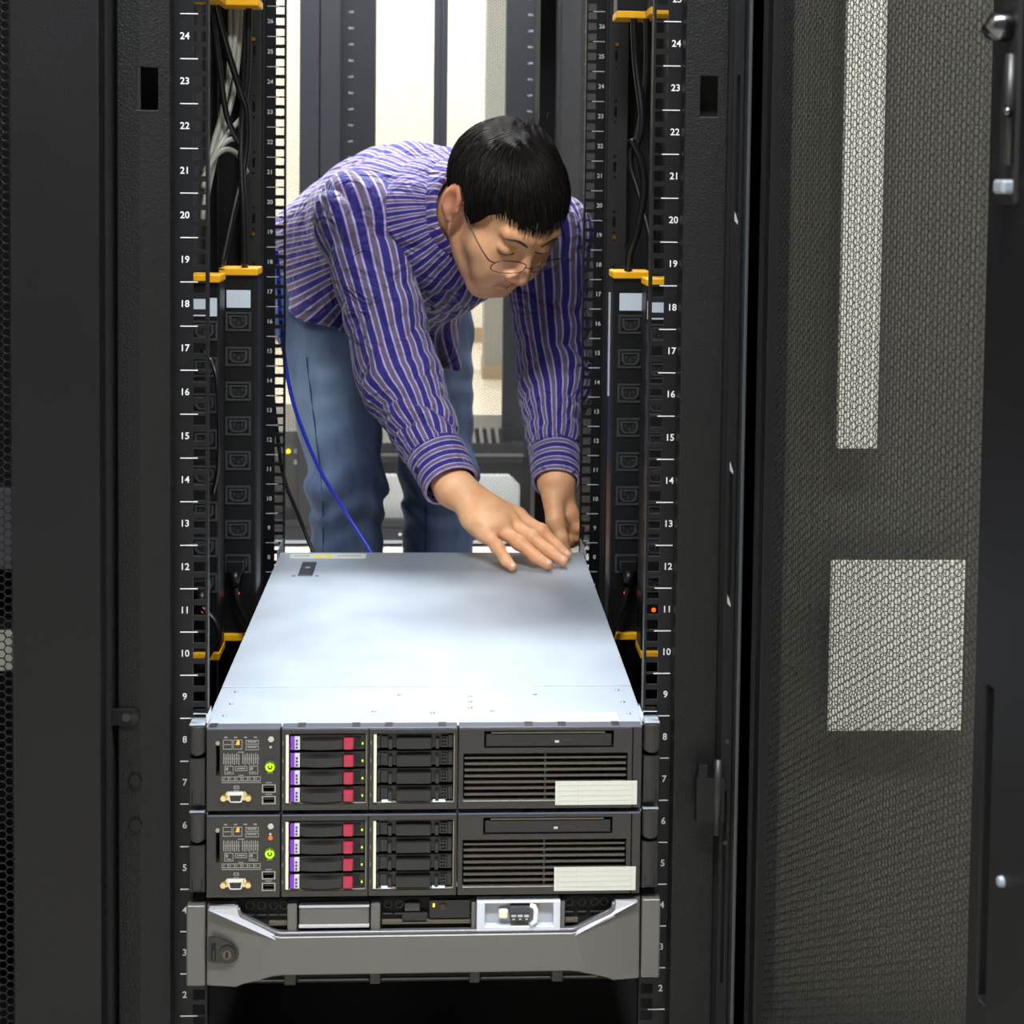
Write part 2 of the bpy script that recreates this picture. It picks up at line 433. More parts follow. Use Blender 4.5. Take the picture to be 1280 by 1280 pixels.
# the rear door, swung open behind the right rail
rd = empty('rear_door', (0.292, 0.955, 0.0), math.radians(96), rack)
put('perforated_sheet', hex_mesh('rear_door_mesh', 0.52, 1.85, 0.0079, 0.84, 0.0006), MESHM, rd, loc=(0.03, 0.004, 0.09))['kind'] = 'stuff'
put('door_stile', MB().box(0.0, 0.033, 0.0, 0.02, 0.04, ZT), BLACK, rd)
put('door_stile', MB().box(0.547, 0.60, 0.0, 0.035, 0.04, ZT), BLACK, rd)
put('door_rail', MB().box(0.03, 0.55, 0.0, 0.02, 0.04, 0.10), BLACK, rd)
put('door_rail', MB().box(0.03, 0.55, 0.0, 0.02, 1.93, ZT), BLACK, rd)

# ------------------------------------------------------------------ neighbouring racks
nl = empty('server_rack', (-0.62, 0, 0))
tag(nl, 'closed black rack at the left edge with a honeycomb mesh door', 'server rack')
door = empty('mesh_door', (0, 0, 0), 0, nl)
put('door_stile', MB().box(0.226, 0.3092, -0.085, -0.060, 0.04, ZT), BLACK, door, bevel=0.002)
put('door_stile', MB().box(-0.300, -0.24, -0.085, -0.060, 0.04, ZT), BLACK, door, bevel=0.002)
put('door_rail', MB().box(-0.24, 0.226, -0.085, -0.060, 0.04, 0.13), BLACK, door)
put('door_rail', MB().box(-0.24, 0.226, -0.085, -0.060, 1.93, ZT), BLACK, door)
me = hex_mesh('left_mesh', 0.474, 1.82, 0.0081, 0.87)
put('perforated_sheet', me, MESHM, door, loc=(-0.2435, -0.066, 0.12))['kind'] = 'stuff'
put('door_gap', MB().box(0.304, 0.309, -0.050, 0.02, 0.03, ZT), VOID, nl)  # black filler put in for the shade in the gap
put('side_panel', MB().box(0.290, 0.303, -0.055, 0.95, 0.03, ZT), DARK, nl)
put('side_panel', MB().box(-0.303, -0.290, -0.055, 0.95, 0.03, ZT), DARK, nl)
put('back_panel', MB().box(-0.29, 0.29, 0.90, 0.92, 0.03, ZT), DARK, nl)
put('roof', MB().box(-0.303, 0.303, -0.05, 0.95, ZT, ZT+0.03), DARK, nl)
put('base_plate', MB().box(-0.303, 0.303, -0.05, 0.95, 0.0, 0.05), DARK, nl)
# equipment inside, glimpsed through the mesh
def face_unit(name, label, cat, x0, x1, y0, y1, z0, z1, m, strip=None):
    t = empty(name, ((x0+x1)/2, y0, z0)); w = (x1-x0)/2; h_ = z1-z0
    tag(t, label, cat)
    put('chassis', MB().box(-w, w, 0.006, y1-y0, 0, h_), DARK, t)
    put('front_panel', MB().box(-w, w, 0, 0.006, 0.001, h_-0.001), m, t, bevel=0.002)
    for k in range(3): put('vent_slot', MB().box(-w*0.8+k*w*0.55, -w*0.8+k*w*0.55+w*0.4, -0.0008, 0.001, h_*0.35, h_*0.65), VOID, t)
    return t
face_unit('network_switch', 'pale grey network unit glimpsed behind the left mesh door', 'network switch', -0.86, -0.385, -0.02, 0.3, 0.520, 0.563, mat('pale_grey_panel', (170, 170, 160), 0.5))
face_unit('patch_panel', 'dark patch panel above the pale unit behind the left mesh door', 'patch panel', -0.86, -0.385, -0.01, 0.2, 0.620, 0.705, mat('slate_panel', (66, 68, 76), 0.5))

nr = empty('server_rack', (0.64, 0, 0))
tag(nr, 'black rack behind the open front door, its mesh door closed', 'server rack')
door = empty('mesh_door', (0, 0, 0), 0, nr)
put('door_stile', MB().box(-0.305, -0.285, 0.03, 0.055, 0.04, ZT), BLACK, door)
put('door_stile', MB().box(0.245, 0.305, 0.03, 0.055, 0.04, ZT), BLACK, door)
put('door_rail', MB().box(-0.285, 0.245, 0.03, 0.055, 0.04, 0.072), BLACK, door)
put('door_rail', MB().box(-0.285, 0.245, 0.03, 0.055, 1.93, ZT), BLACK, door)
put('perforated_sheet', hex_mesh('right_mesh', 0.54, 1.878, 0.0075, 0.92), mat('perforated_grey_steel', (40, 40, 38), 0.42), door, loc=(-0.288, 0.045, 0.066))['kind'] = 'stuff'
put('side_panel', MB().box(-0.305, -0.30, 0.03, 0.95, 0.03, ZT), DARK, nr)
put('side_panel', MB().box(0.30, 0.305, 0.03, 0.95, 0.03, ZT), DARK, nr)
put('back_panel', MB().box(-0.30, 0.30, 0.10, 0.12, 0.03, ZT), mat('mid_grey_panel', (98, 95, 86), 0.6), nr)
put('roof', MB().box(-0.305, 0.305, 0.03, 0.95, ZT, ZT+0.03), DARK, nr)
put('base_plate', MB().box(-0.305, 0.305, 0.03, 0.95, 0.0, 0.05), DARK, nr)
BRIGHTP = mat('bright_patch_white', (250, 246, 232), 0.6)  # white pieces put in for the bright patches seen through the mesh
t = put('bright_panel', MB().box(0.431, 0.577, 0.060, 0.064, 0.426, 0.612), BRIGHTP, bevel=0.0008)
tag(t, 'white board added for the bright patch behind the open mesh door', 'board')
t = put('bright_strip', MB().box(0.434, 0.4775, 0.060, 0.066, 0.733, 1.90), BRIGHTP, bevel=0.001)
tag(t, 'tall white strip added for the bright patch seen through the mesh door', 'strip')

# ------------------------------------------------------------------ racks across the far aisle
FARMESH = mesh_sheet_material('far_perforated_sheet', (30, 31, 34), 0.0079, 0.445)
FARFRAME = mat('slate_black_paint', (34, 36, 41), 0.42)
YF = 2.60
def far_rack(xc, label, w=0.6497, post=(-1, 1)):
    t = empty('server_rack', (xc, YF, 0)); tag(t, label, 'server rack')
    hw = w/2
    for s in (-1, 1):
        door = empty('split_door', (0, 0, 0), 0, t)
        a, b = (0.0, hw) if s > 0 else (-hw, 0.0)
        in0, in1 = (0.019, hw-0.054) if s > 0 else (-hw+0.054, -0.019)
        put('door_stile', MB().box(a if s > 0 else a+0.0015, in0, 0, 0.025, 0.055, ZT), FARFRAME, door, bevel=0.002)
        put('door_stile', MB().box(in1, b if s < 0 else b-0.0015, 0, 0.025, 0.055, ZT), FARFRAME, door, bevel=0.002)
        put('door_rail', MB().box(in0, in1, 0, 0.025, 0.055, 0.075), FARFRAME, door)
        put('door_rail', MB().box(in0, in1, 0, 0.025, 1.96, ZT), FARFRAME, door)
        me = MB().add([(in0, 0.012, 0.07), (in1, 0.012, 0.07), (in1, 0.012, 1.965), (in0, 0.012, 1.965)], [(0, 1, 2, 3)])
        put('perforated_sheet', me, FARMESH, door)
        put('rivet', MB().disc((s*0.10, 0.036), 0.0045, -0.0035, 0.002, 10), CHROME, t)
    put('plinth', MB().box(-hw, hw, 0.002, 0.03, 0.012, 0.055), FARFRAME, t, bevel=0.002)
    put('plinth_strip', MB().box(-hw, hw, -0.001, 0.004, 0.010, 0.018), STEEL, t)
    for s in (-1, 1):
        # inner post with mounting rail
        put('side_frame', MB().box(s*(hw-0.02), s*hw, 0.03, 0.06, 0.05, ZT), FARFRAME, t)
        put('side_frame', MB().box(s*(hw-0.02), s*hw, 0.90, 0.95, 0.05, ZT), FARFRAME, t)
        if s not in post: continue
        x0, x1 = s*(hw-0.145), s*(hw-0.035)
        mb = MB().box(x0, x1, 0.10, 0.14, 0.05, ZT)
        p = put('inner_post', mb, FARFRAME, t)
        for n in range(6, 42):
            z = ZB+(n-0.5)*U
            put('unit_mark', unit_mark(s), None, p, loc=(s*(hw-0.0775), 0.099, z))
    put('roof', MB().box(-hw, hw, 0.0, 0.95, ZT, ZT+0.03), FARFRAME, t)
    put('base_plate', MB().box(-hw, hw, 0.03, 0.95, 0.02, 0.05), FARFRAME, t)
    return t
def unit_mark(s):
    me = bpy.data.meshes.get('unit_mark')
    if me is None:
        me = MB().box(-0.007, 0.007, -0.0008, 0.0008, -0.0025, 0.0025).mesh('unit_mark'); me.materials.append(mat('grey_print', (150, 152, 158), 0.6))
    return me
far_rack(0.0, 'far rack with split mesh doors directly behind the man')
far_rack(-0.65, 'far rack at left behind the blue cable, LED lit inside', post=(-1,))
far_rack(0.65, 'far rack at right hidden behind the open rear door')
# equipment low inside the far middle rack
t = empty('ups_unit', (0.035, YF+0.05, 0.055)); tag(t, 'grey rack power unit low in the far rack between the legs', 'power unit')
put('chassis', MB().box(-0.215, 0.215, 0.02, 0.5, 0.0, 0.165), DARK, t)
pts = [(-0.20, 0.0), (0.195, 0.0), (0.195, 0.105), (0.165, 0.135), (-0.20, 0.135)]
put('front_panel', MB().prism(pts, -0.004, 0.02), mat('light_grey_panel', (205, 206, 204), 0.5), t, bevel=0.004)
t = empty('shelf_unit', (0.0, YF+0.06, 0.222)); tag(t, 'dark vented shelf unit above the grey unit in the far rack', 'shelf unit')
put('shelf', MB().box(-0.22, 0.24, 0.0, 0.5, 0.0, 0.055), FARFRAME, t, bevel=0.002)
put('shelf_lip', MB().box(-0.22, 0.24, -0.004, 0.0, 0.018, 0.026), mat('grey_edge', (110, 110, 110), 0.4), t)
for k in range(6):
    x = 0.085+k*0.022
    put('vent_fin', MB().prism([(x, 0.055), (x+0.012, 0.055), (x+0.007, 0.095), (x-0.005, 0.095)], 0.0, 0.03), DARK, t)
t = empty('rack_unit', (-0.50, YF+0.05, 0.10)); tag(t, 'dark equipment block with a yellow light, left of the jeans', 'rack unit')
put('chassis', MB().box(-0.10, 0.125, 0.0, 0.5, 0.0, 0.21), mat('dull_grey_metal', (84, 82, 78), 0.5), t)
put('grille', MB().box(-0.09, 0.085, -0.004, 0.0, 0.015, 0.13), mat('dark_grille', (60, 58, 56), 0.6), t)
put('yellow_light', MB().disc((0.090, 0.155), 0.006, -0.006, 0.0, 10), mat('yellow_led', (255, 225, 20), 0.4, emit=(255, 220, 20), estr=1.6), t)
for zz in (0.155, 0.125): put('indicator', MB().box(0.106, 0.113, -0.005, 0.0, zz-0.006, zz+0.006), mat('pale_blue_led', (170, 190, 205), 0.4), t)

# ------------------------------------------------------------------ power strips
OUT_RING = mat('outlet_plastic', (58, 58, 59), 0.42)
def outlet_meshes():
    fr = MB().plate(-0.0165, 0.0165, -0.0125, 0.0125, -0.0022, 0.0, [(-0.0138, 0.0138, -0.0098, 0.0098)]).mesh('outlet_frame')
    sh = [(-0.0118, 0.0082), (-0.0118, -0.0030), (-0.0070, -0.0082), (0.0070, -0.0082), (0.0118, -0.0030), (0.0118, 0.0082)]
    def ring(k): return [(x*k, z*k) for x, z in sh]
    mb = MB(); a, b = ring(1.0), ring(0.74); n = len(a)
    vs = [(x, -0.0030, z) for x, z in a]+[(x, -0.0030, z) for x, z in b]+[(x, 0.004, z) for x, z in b]+[(x, 0.004, z) for x, z in a]
    fs = []
    for i in range(n):
        j = (i+1) % n
        fs += [(i, j, n+j, n+i), (n+i, n+j, 2*n+j, 2*n+i), (j, i, 3*n+i, 3*n+j)]
    mb.add(vs, fs); rg = mb.mesh('outlet_ring')
    fl = MB().prism(ring(0.76), -0.0004, 0.002).mesh('outlet_floor')
    pin = MB().box(-0.0011, 0.0011, -0.0012, 0.0, -0.0022, 0.0022).mesh('pin_slot')
    fr.materials.append(OUT_RING); rg.materials.append(OUT_RING); fl.materials.append(mat('outlet_well', (20, 20, 21), 0.5)); pin.materials.append(mat('pin_dark', (52, 52, 52), 0.4))
    return fr, rg, fl, pin
OM = outlet_meshes()
def power_strip(x0, x1, y, z0, z1, label, outlets=(), plug=None, sticker=True, side=1, led=True):
    w = (x1-x0)/2
    t = empty('power_strip', ((x0+x1)/2, y, z0)); H = z1-z0
    tag(t, label, 'power strip', 'vertical power strips')
    put('body', MB().box(-w, w, 0.0, 0.045, 0.0, H), BLACKP, t, bevel=0.002)
    for (za, zb) in ((-0.008, 0.0015), (H-0.0015, H+0.008)):
        # yellow end cap, its front lip chamfered
        put('end_cap', MB().prism([(-w-0.001, za), (w+0.001, za), (w+0.001, zb), (-w-0.001, zb)], -0.006, 0.046), YELLOW, t, bevel=0.0015)
    put('trim_line', MB().box(w-0.0035, w-0.0025, -0.0006, 0.001, 0.01, H-0.01), PLASTIC_D, t)
    if sticker: put('label_sticker', MB().box(-0.0155, 0.0155, -0.0007, 0.0003, H-0.044, H-0.021), mat('pale_blue_paper', (205, 214, 224), 0.6), t)
    for z in outlets:
        o = put('outlet', OM[0], None, t, loc=(0, 0.0, z-z0))
        put('outlet_ring', OM[1], None, o); put('outlet_well', OM[2], None, o)
        for (px, pz) in ((-0.0055, 0.002), (0.0055, 0.002), (0, -0.0025)): put('pin_slot', OM[3], None, o, loc=(px, 0.0, pz))
    if plug is not None:
        put('indicator_lamp', MB().tube([(-0.001, 0.0, plug-0.040-z0), (-0.001, -0.003, plug-0.040-z0)], [0.003, 0.002], 10), mat('orange_led', (255, 110, 30), 0.4, emit=(255, 90, 20), estr=1.3), t)
    return t
ZS = [0.826-0.0457*k for k in range(8)]
power_strip(-0.278, -0.2295, 0.46, 0.412, 0.888, 'left inner power strip, its full row of outlets showing', ZS, ZS[7])
power_strip(-0.304, -0.2665, 0.38, 0.412, 0.884, 'left outer power strip half hidden by the numbered front rail', [z-0.004 for z in ZS], ZS[7])
power_strip(0.2365, 0.2850, 0.46, 0.412, 0.888, 'right inner power strip with outlets, beside the left hand', ZS, ZS[7])
power_strip(0.2700, 0.3040, 0.38, 0.412, 0.884, 'right outer power strip glimpsed through the square rail holes', [z-0.004 for z in ZS], ZS[7])
power_strip(-0.278, -0.2295, 0.46, 1.243, 1.70, 'upper left inner power strip, only its yellow end showing', [], None, False)
power_strip(-0.304, -0.2665, 0.38, 1.240, 1.70, 'upper left outer power strip behind the rail, yellow end showing', [], None, False)
power_strip(0.2365, 0.2850, 0.46, 1.235, 1.70, 'upper right inner power strip, yellow end at the picture top', [], None, False)
power_strip(0.2700, 0.3040, 0.38, 1.232, 1.70, 'upper right outer power strip behind the rail, yellow end', [], None, False)
# silver strip label beside the right inner strip
t = put('metal_strip', MB().box(0.2330, 0.2352, 0.474, 0.482, 0.728, 0.866), mat('clear_grey_strip', (176, 182, 190), 0.35), None)
tag(t, 'thin pale strip on the edge of the right power strip', 'strip')

# plugs and cables
def cable(name, pts, r, m, label, cat='cable', group=None, n=8, seg=10):
    o = put(name, MB().tube(spline(pts, seg), r, n), m, None, smooth=True); tag(o, label, cat, group); return o
def plug_lead(x, y, z, pts, label):
    t = empty('power_lead', (x, y, z)); tag(t, label, 'power lead')
    prof = [(-0.0112, 0.009), (-0.0112, -0.003), (-0.0065, -0.010), (0.0065, -0.010), (0.0112, -0.003), (0.0112, 0.009)]
    put('plug', MB().prism(prof, -0.020, -0.001), BLACKP, t, bevel=0.0015)
    put('strain_relief', MB().tube([(0, -0.016, -0.006), (0, -0.020, -0.016), (0, -0.021, -0.026)], [0.0075, 0.006, 0.0045], 10), BLACKP, t, smooth=True)
    put('lead', MB().tube(spline([(a-x, b-y, c-z) for a, b, c in pts], 10), 0.0036, 8), CABLEB, t, smooth=True)
plug_lead(-0.2545, 0.458, ZS[7], [(-0.2545, 0.437, 0.482), (-0.251, 0.436, 0.462), (-0.240, 0.436, 0.436), (-0.233, 0.44, 0.41), (-0.228, 0.45, 0.36)], 'black power lead plugged into the left inner strip')
plug_lead(0.2600, 0.458, ZS[7], [(0.2600, 0.437, 0.482), (0.256, 0.436, 0.462), (0.244, 0.436, 0.430), (0.236, 0.44, 0.40), (0.228, 0.45, 0.36)], 'black power lead plugged into the right inner strip')
plug_lead(-0.2855, 0.378, ZS[7]-0.004, [(-0.285, 0.356, 0.478), (-0.268, 0.350, 0.462), (-0.262, 0.348, 0.443), (-0.272, 0.348, 0.425), (-0.285, 0.35, 0.40)], 'black power lead curling behind the left front rail')
cable('power_cable', [(-0.285, 0.36, 0.80), (-0.266, 0.34, 0.775), (-0.261, 0.335, 0.72), (-0.262, 0.34, 0.66), (-0.272, 0.36, 0.62)], 0.0026, CABLEB, 'thin black cable looping in front of the left outer strip')
GREYC = mat('grey_cable_jacket', (150, 148, 136), 0.45)
gc = [[(-0.262, 0.50, 1.26), (-0.266, 0.50, 1.18), (-0.276, 0.49, 1.12), (-0.285, 0.47, 1.06), (-0.292, 0.44, 1.00)],
      [(-0.258, 0.51, 1.26), (-0.262, 0.51, 1.17), (-0.270, 0.50, 1.11), (-0.283, 0.47, 1.05), (-0.294, 0.44, 0.98)],
      [(-0.270, 0.50, 1.27), (-0.272, 0.50, 1.16), (-0.279, 0.49, 1.10), (-0.288, 0.46, 1.05), (-0.296, 0.43, 0.96)],
      [(-0.250, 0.51, 1.10), (-0.262, 0.50, 1.085), (-0.275, 0.48, 1.065), (-0.285, 0.45, 1.04), (-0.295, 0.43, 1.00)],
      [(-0.252, 0.51, 1.045), (-0.258, 0.495, 1.062), (-0.270, 0.48, 1.062), (-0.283, 0.46, 1.045), (-0.295, 0.44, 1.02)],
      [(-0.250, 0.51, 1.02), (-0.258, 0.49, 1.042), (-0.270, 0.47, 1.050), (-0.283, 0.45, 1.040), (-0.296, 0.43, 1.01)]]
gl = ['grey cable, outermost of the bundle hanging in the upper left', 'grey cable beside the rail in the upper left bundle', 'leftmost grey cable of the upper left bundle',
      'grey cable slanting up from the upper left bundle', 'grey cable arching over at the foot of the upper left bundle', 'lowest grey cable arching down in the upper left bundle']
for p, l in zip(gc, gl): cable('grey_cable', p, 0.0036, GREYC, l, 'cable', 'grey cables in the upper left')
bc = [([(-0.285, 0.44, 1.25), (-0.272, 0.46, 1.19), (-0.256, 0.48, 1.13), (-0.248, 0.49, 1.10), (-0.249, 0.49, 1.04), (-0.262, 0.47, 0.97), (-0.274, 0.45, 0.90)], 0.0045, 'thick black cable crossing down the upper left bay'),
      ([(-0.245, 0.49, 1.24), (-0.247, 0.49, 1.15), (-0.2535, 0.49, 1.09), (-0.2535, 0.48, 1.03), (-0.249, 0.47, 0.97), (-0.2465, 0.465, 0.895)], 0.0045, 'black cable dropping into the left inner strip'),
      ([(-0.288, 0.43, 1.24), (-0.278, 0.44, 1.17), (-0.271, 0.46, 1.10), (-0.262, 0.48, 1.07), (-0.252, 0.49, 1.05)], 0.0040, 'black cable swinging across the grey cables'),
      ([(0.258, 0.46, 1.235), (0.262, 0.46, 1.17), (0.270, 0.45, 1.10), (0.265, 0.45, 1.065), (0.258, 0.45, 1.06)], 0.0048, 'black cable hanging from the upper right strip'),
      ([(0.256, 0.45, 1.07), (0.270, 0.45, 1.04), (0.274, 0.45, 1.00), (0.266, 0.45, 0.95), (0.257, 0.455, 0.92), (0.256, 0.46, 0.893)], 0.0055, 'thick black cable bowing down to the right inner strip'),
      ([(0.275, 0.46, 1.235), (0.276, 0.46, 1.15), (0.268, 0.47, 1.08), (0.258, 0.47, 1.04), (0.268, 0.46, 1.0), (0.282, 0.44, 0.94), (0.286, 0.43, 0.90)], 0.0040, 'thin black cable twisting behind on the right')]
for p, r, l in bc: cable('power_cable', p, r, CABLEB, l, 'cable', 'black cables above the power strips')
cable('network_cable', [(-0.2375, 0.752, 0.905), (-0.2340, 0.752, 0.87), (-0.2290, 0.757, 0.78), (-0.214, 0.765, 0.68), (-0.177, 0.77, 0.58), (-0.135, 0.765, 0.51), (-0.095, 0.74, 0.455), (-0.07, 0.72, 0.41)], 0.0030, mat('blue_cable_jacket', (32, 50, 190), 0.4), 'bright blue network cable hanging down by the left rear rail')
cable('power_cable', [(-0.246, 0.752, 0.72), (-0.2365, 0.755, 0.64), (-0.2260, 0.765, 0.56), (-0.203, 0.765, 0.50), (-0.18, 0.75, 0.45), (-0.15, 0.73, 0.41)], 0.0032, CABLEB, 'black cable trailing behind the server beside the left rear rail')
# ------------------------------------------------------------------ 2U servers
BEZ = mat('server_bezel', (43, 41, 39), 0.40, 0, 0.12, 1600)
PRINT = mat('grey_panel_print', (142, 140, 136), 0.6)
PURPLE = mat('purple_label', (120, 50, 190), 0.5)
WINE = mat('wine_red_plastic', (168, 40, 66), 0.35)
GREENLED = mat('green_led', (190, 255, 20), 0.4, emit=(170, 255, 10), estr=1.2)
AMBER = mat('amber_led', (255, 150, 30), 0.4, emit=(255, 120, 10), estr=1.5)
GOLD = mat('pale_gold_metal', (225, 205, 150), 0.3, 0.9)
CREAM = mat('cream_plastic', (232, 226, 204), 0.5)
def X(px): return (px-531.2)/1247.0
def Z(py): return (1018.0-py)/1224.0
def rb(a, b, c, d): return (X(a), X(b), Z(d), Z(c))   # px box -> x0, x1, z0, z1

def make_server():
    s = empty('rack_server', (0, -0.03, ZB+6*U))
    H = 2*U
    # chassis
    put('chassis', MB().box(-0.2215, 0.2215, 0.024, 0.712, 0.002, H-0.0025), STEEL, s)
    lid = put('lid', MB().box(-0.2222, 0.2222, 0.1265, 0.713, H-0.0025, H-0.0007), STEEL, s, bevel=0.0006)
    fl = put('front_cover', MB().box(-0.2222, 0.2222, 0.010, 0.1258, H-0.0030, H-0.0012), STEEL, s, bevel=0.0005)
    SCREW = mat('dull_rivet', (150, 155, 160), 0.4, 0.8)
    for (x, y) in ((-0.205, 0.112), (-0.205, 0.075), (-0.207, 0.040), (-0.055, 0.050), (0.006, 0.045), (0.068, 0.050), (0.205, 0.112), (0.207, 0.075), (0.209, 0.040), (0.115, 0.10), (-0.03, 0.10), (0.045, 0.095), (0.045, 0.078), (0.045, 0.06)):
        put('rivet', MB().add(*dome(0.0026, 0.0009)), SCREW, fl, loc=(x, y, H-0.0012), smooth=True)
    # paper sticker at the front right of the cover
    put('cover_sticker', MB().box(0.113, 0.196, 0.014, 0.043, H-0.0012, H-0.0008), PAPER, fl)
    # crease across the back of the lid, and the black lid latch
    la = put('lid_latch', MB().box(-0.1845, -0.1640, 0.581, 0.655, H-0.0008, H+0.0004), mat('latch_black', (38, 40, 48), 0.35), lid, bevel=0.002)
    put('latch_lock', MB().tube([(-0.1742, 0.622, H), (-0.1742, 0.622, H+0.0010)], 0.004, 12), STEEL, la)
    for x in (-0.190, -0.158): put('latch_slot', MB().box(x-0.0025, x+0.0025, 0.580, 0.584, H-0.0008, H-0.0005), DARK, la)
    lb = put('warning_label', MB().box(-0.206, -0.096, 0.678, 0.705, H-0.0008, H-0.0005), mat('pale_label', (205, 210, 205), 0.5), lid)
    for x in (-0.170, -0.156): put('warning_mark', MB().box(x, x+0.010, 0.683, 0.700, H-0.0005, H-0.0003), mat('caution_yellow', (235, 205, 30), 0.5), lb)
    put('label_print', MB().box(-0.200, -0.178, 0.690, 0.694, H-0.0005, H-0.0003), PRINT, lb)
    put('label_print', MB().box(-0.138, -0.103, 0.690, 0.694, H-0.0005, H-0.0003), PRINT, lb)
    # bezel lip along the top, its highlight put into a paler grey
    for (a, b) in ((258, 349.5), (351, 570), (572, 803)):
        put('bezel_lip', MB().box(X(a), X(b), 0.001, 0.016, Z(912), 0.0886), mat('bezel_lip_lit', (84, 86, 96), 0.35), s, bevel=0.001)
    for px in (265, 375, 443, 484, 551, 660, 702, 770):
        put('lip_tab', MB().box(X(px)-0.004, X(px)+0.004, 0.004, 0.016, 0.0880, 0.0888), PLASTIC_D, s)
    # ---- control panel
    cp = put('control_panel', MB().plate(*rb(258, 349.5, 911, 1012), 0.0, 0.022,
              [rb(270, 274.2, 931, 968), rb(328.5, 342.5, 980, 988), rb(328.5, 342.5, 994.5, 1002)]), BEZ, s, bevel=0.0008)
    put('panel_back', MB().box(X(268), X(345), 0.018, 0.020, Z(1004), Z(930)), VOID, cp)
    put('thumb_screw', MB().disc((X(272), Z(927)), 0.0020, -0.0008, 0.001, 12), mat('dull_white', (150, 148, 142), 0.5), cp)
    d = MB()
    def pbox(a, b, c, e, w=0.5):
        for q in ((a, b, c, c+w*1.6), (a, b, e-w*1.6, e), (a, a+w*1.6, c, e), (b-w*1.6, b, c, e)): 
            r = rb(*q); d.box(r[0], r[1], -0.0003, 0.0003, r[2], r[3])
    def pfill(a, b, c, e):
        r = rb(a, b, c, e); d.box(r[0], r[1], -0.0003, 0.0003, r[2], r[3])
    pbox(278.5, 290, 923, 935); pbox(291, 302.5, 923, 935); pbox(306.5, 323, 923.5, 929); pbox(306.5, 323, 930.5, 936)
    pfill(309, 320, 925, 926.5); pfill(309, 320, 932, 933.2); pfill(280, 288, 928.5, 929.5); pfill(293, 300, 928.5, 929.5)
    for k in range(4): 
        pfill(280+k*12.2, 284+k*12.2, 919.3, 920.8); 
    pfill(297, 305, 938, 939)
    for k in range(8):
        for o_ in (279, 302.5):
            pfill(o_+k*2.65, o_+k*2.65+1.2, 940+(k % 2), 953+(k % 2)*1.2)
        pfill(279+k*2.65, 281+k*2.65, 946, 947.2); pfill(302.5+k*2.65, 304.5+k*2.65, 946, 947.2)
    pbox(280.5, 291.5, 955.5, 966); pfill(282, 285, 957.5, 961); pfill(283, 289, 963, 964); pbox(311, 322, 955.5, 966); pfill(312.5, 315.5, 957.5, 961); pfill(313, 319, 963, 964)
    pbox(293.5, 308.5, 956, 962); pfill(296, 306, 958.2, 959.6); pfill(298, 304, 967, 968)
    for k in range(6): pbox(277+k*8, 285.3+k*8, 969, 974.5); pfill(279+k*8, 280.5+k*8, 971, 972.6)
    pfill(277, 326, 976, 976.8)
    put('panel_diagram', d, PRINT, cp)['kind'] = 'stuff'
    put('amber_light', MB().prism([(X(297)-0.0015, Z(929)), (X(297)+0.0012, Z(929)), (X(297)+0.0017, Z(926)), (X(297)+0.0004, Z(923)), (X(297)-0.0012, Z(926))], -0.0008, 0.0004), AMBER, cp)
    put('locator_button', MB().disc((X(338), Z(922.5)), 0.0032, -0.0016, 0.0, 6), mat('pearl_plastic', (185, 182, 176), 0.3), cp, bevel=0.0006)
    for (w, h_) in ((3.6, 0.7), (0.7, 3.6)): put('heart_icon', MB().box(X(337.5)-w/2494, X(337.5)+w/2494, -0.0003, 0.0003, Z(932.5)-h_/2448, Z(932.5)+h_/2448), WHITE, cp)
    pb = put('power_button', MB().tube([(X(337), 0.001, Z(956.5)), (X(337), -0.0016, Z(956.5))], [0.0062, 0.0056], 20), mat('dark_green_bezel', (70, 96, 30), 0.4), cp, smooth=False)
    ring = [(X(337)+0.0036*math.sin(a), -0.0018, Z(956.8)+0.0036*math.cos(a)) for a in [0.5+k*(2*math.pi-1.0)/16 for k in range(17)]]
    put('power_symbol', MB().tube(ring, 0.0008, 6), GREENLED, pb)
    put('power_symbol', MB().tube([(X(337), -0.0018, Z(957)), (X(337), -0.0018, Z(951.5))], 0.0008, 6), GREENLED, pb)
    put('button_arc', MB().box(X(333.5), X(340.5), -0.0008, 0.0, Z(965), Z(963.6)), mat('pale_trim', (165, 165, 150), 0.4), cp)
    # VGA socket
    v = put('video_socket', MB().prism([(X(285.5), Z(985)), (X(304.5), Z(985)), (X(305), Z(986.5)), (X(303), Z(998)), (X(301.5), Z(999.5)), (X(288.5), Z(999.5)), (X(287), Z(998)), (X(285), Z(986.5))][::-1], -0.0045, 0.0), CHROME, cp, bevel=0.0006)
    put('socket_face', MB().prism([(X(287.5), Z(990.5)), (X(302.5), Z(990.5)), (X(301.2), Z(997.5)), (X(288.8), Z(997.5))][::-1], -0.0049, -0.004), mat('socket_black', (40, 38, 38), 0.5), v)
    put('socket_flange', MB().prism([(X(281), Z(998)), (X(309), Z(998)), (X(311), Z(994)), (X(306), Z(987)), (X(284), Z(987)), (X(279), Z(994))], -0.0012, 0.0), GOLD, v)
    for px in (279.5, 310.5): put('jack_screw', MB().disc((X(px), Z(994.5)), 0.0034, -0.0042, 0.0, 6), GOLD, v, bevel=0.0005)
    put('video_icon', MB().plate(*rb(292, 298.5, 980.5, 984), -0.0003, 0.0003, [rb(293, 297.5, 981.3, 983.2)]), PRINT, cp)
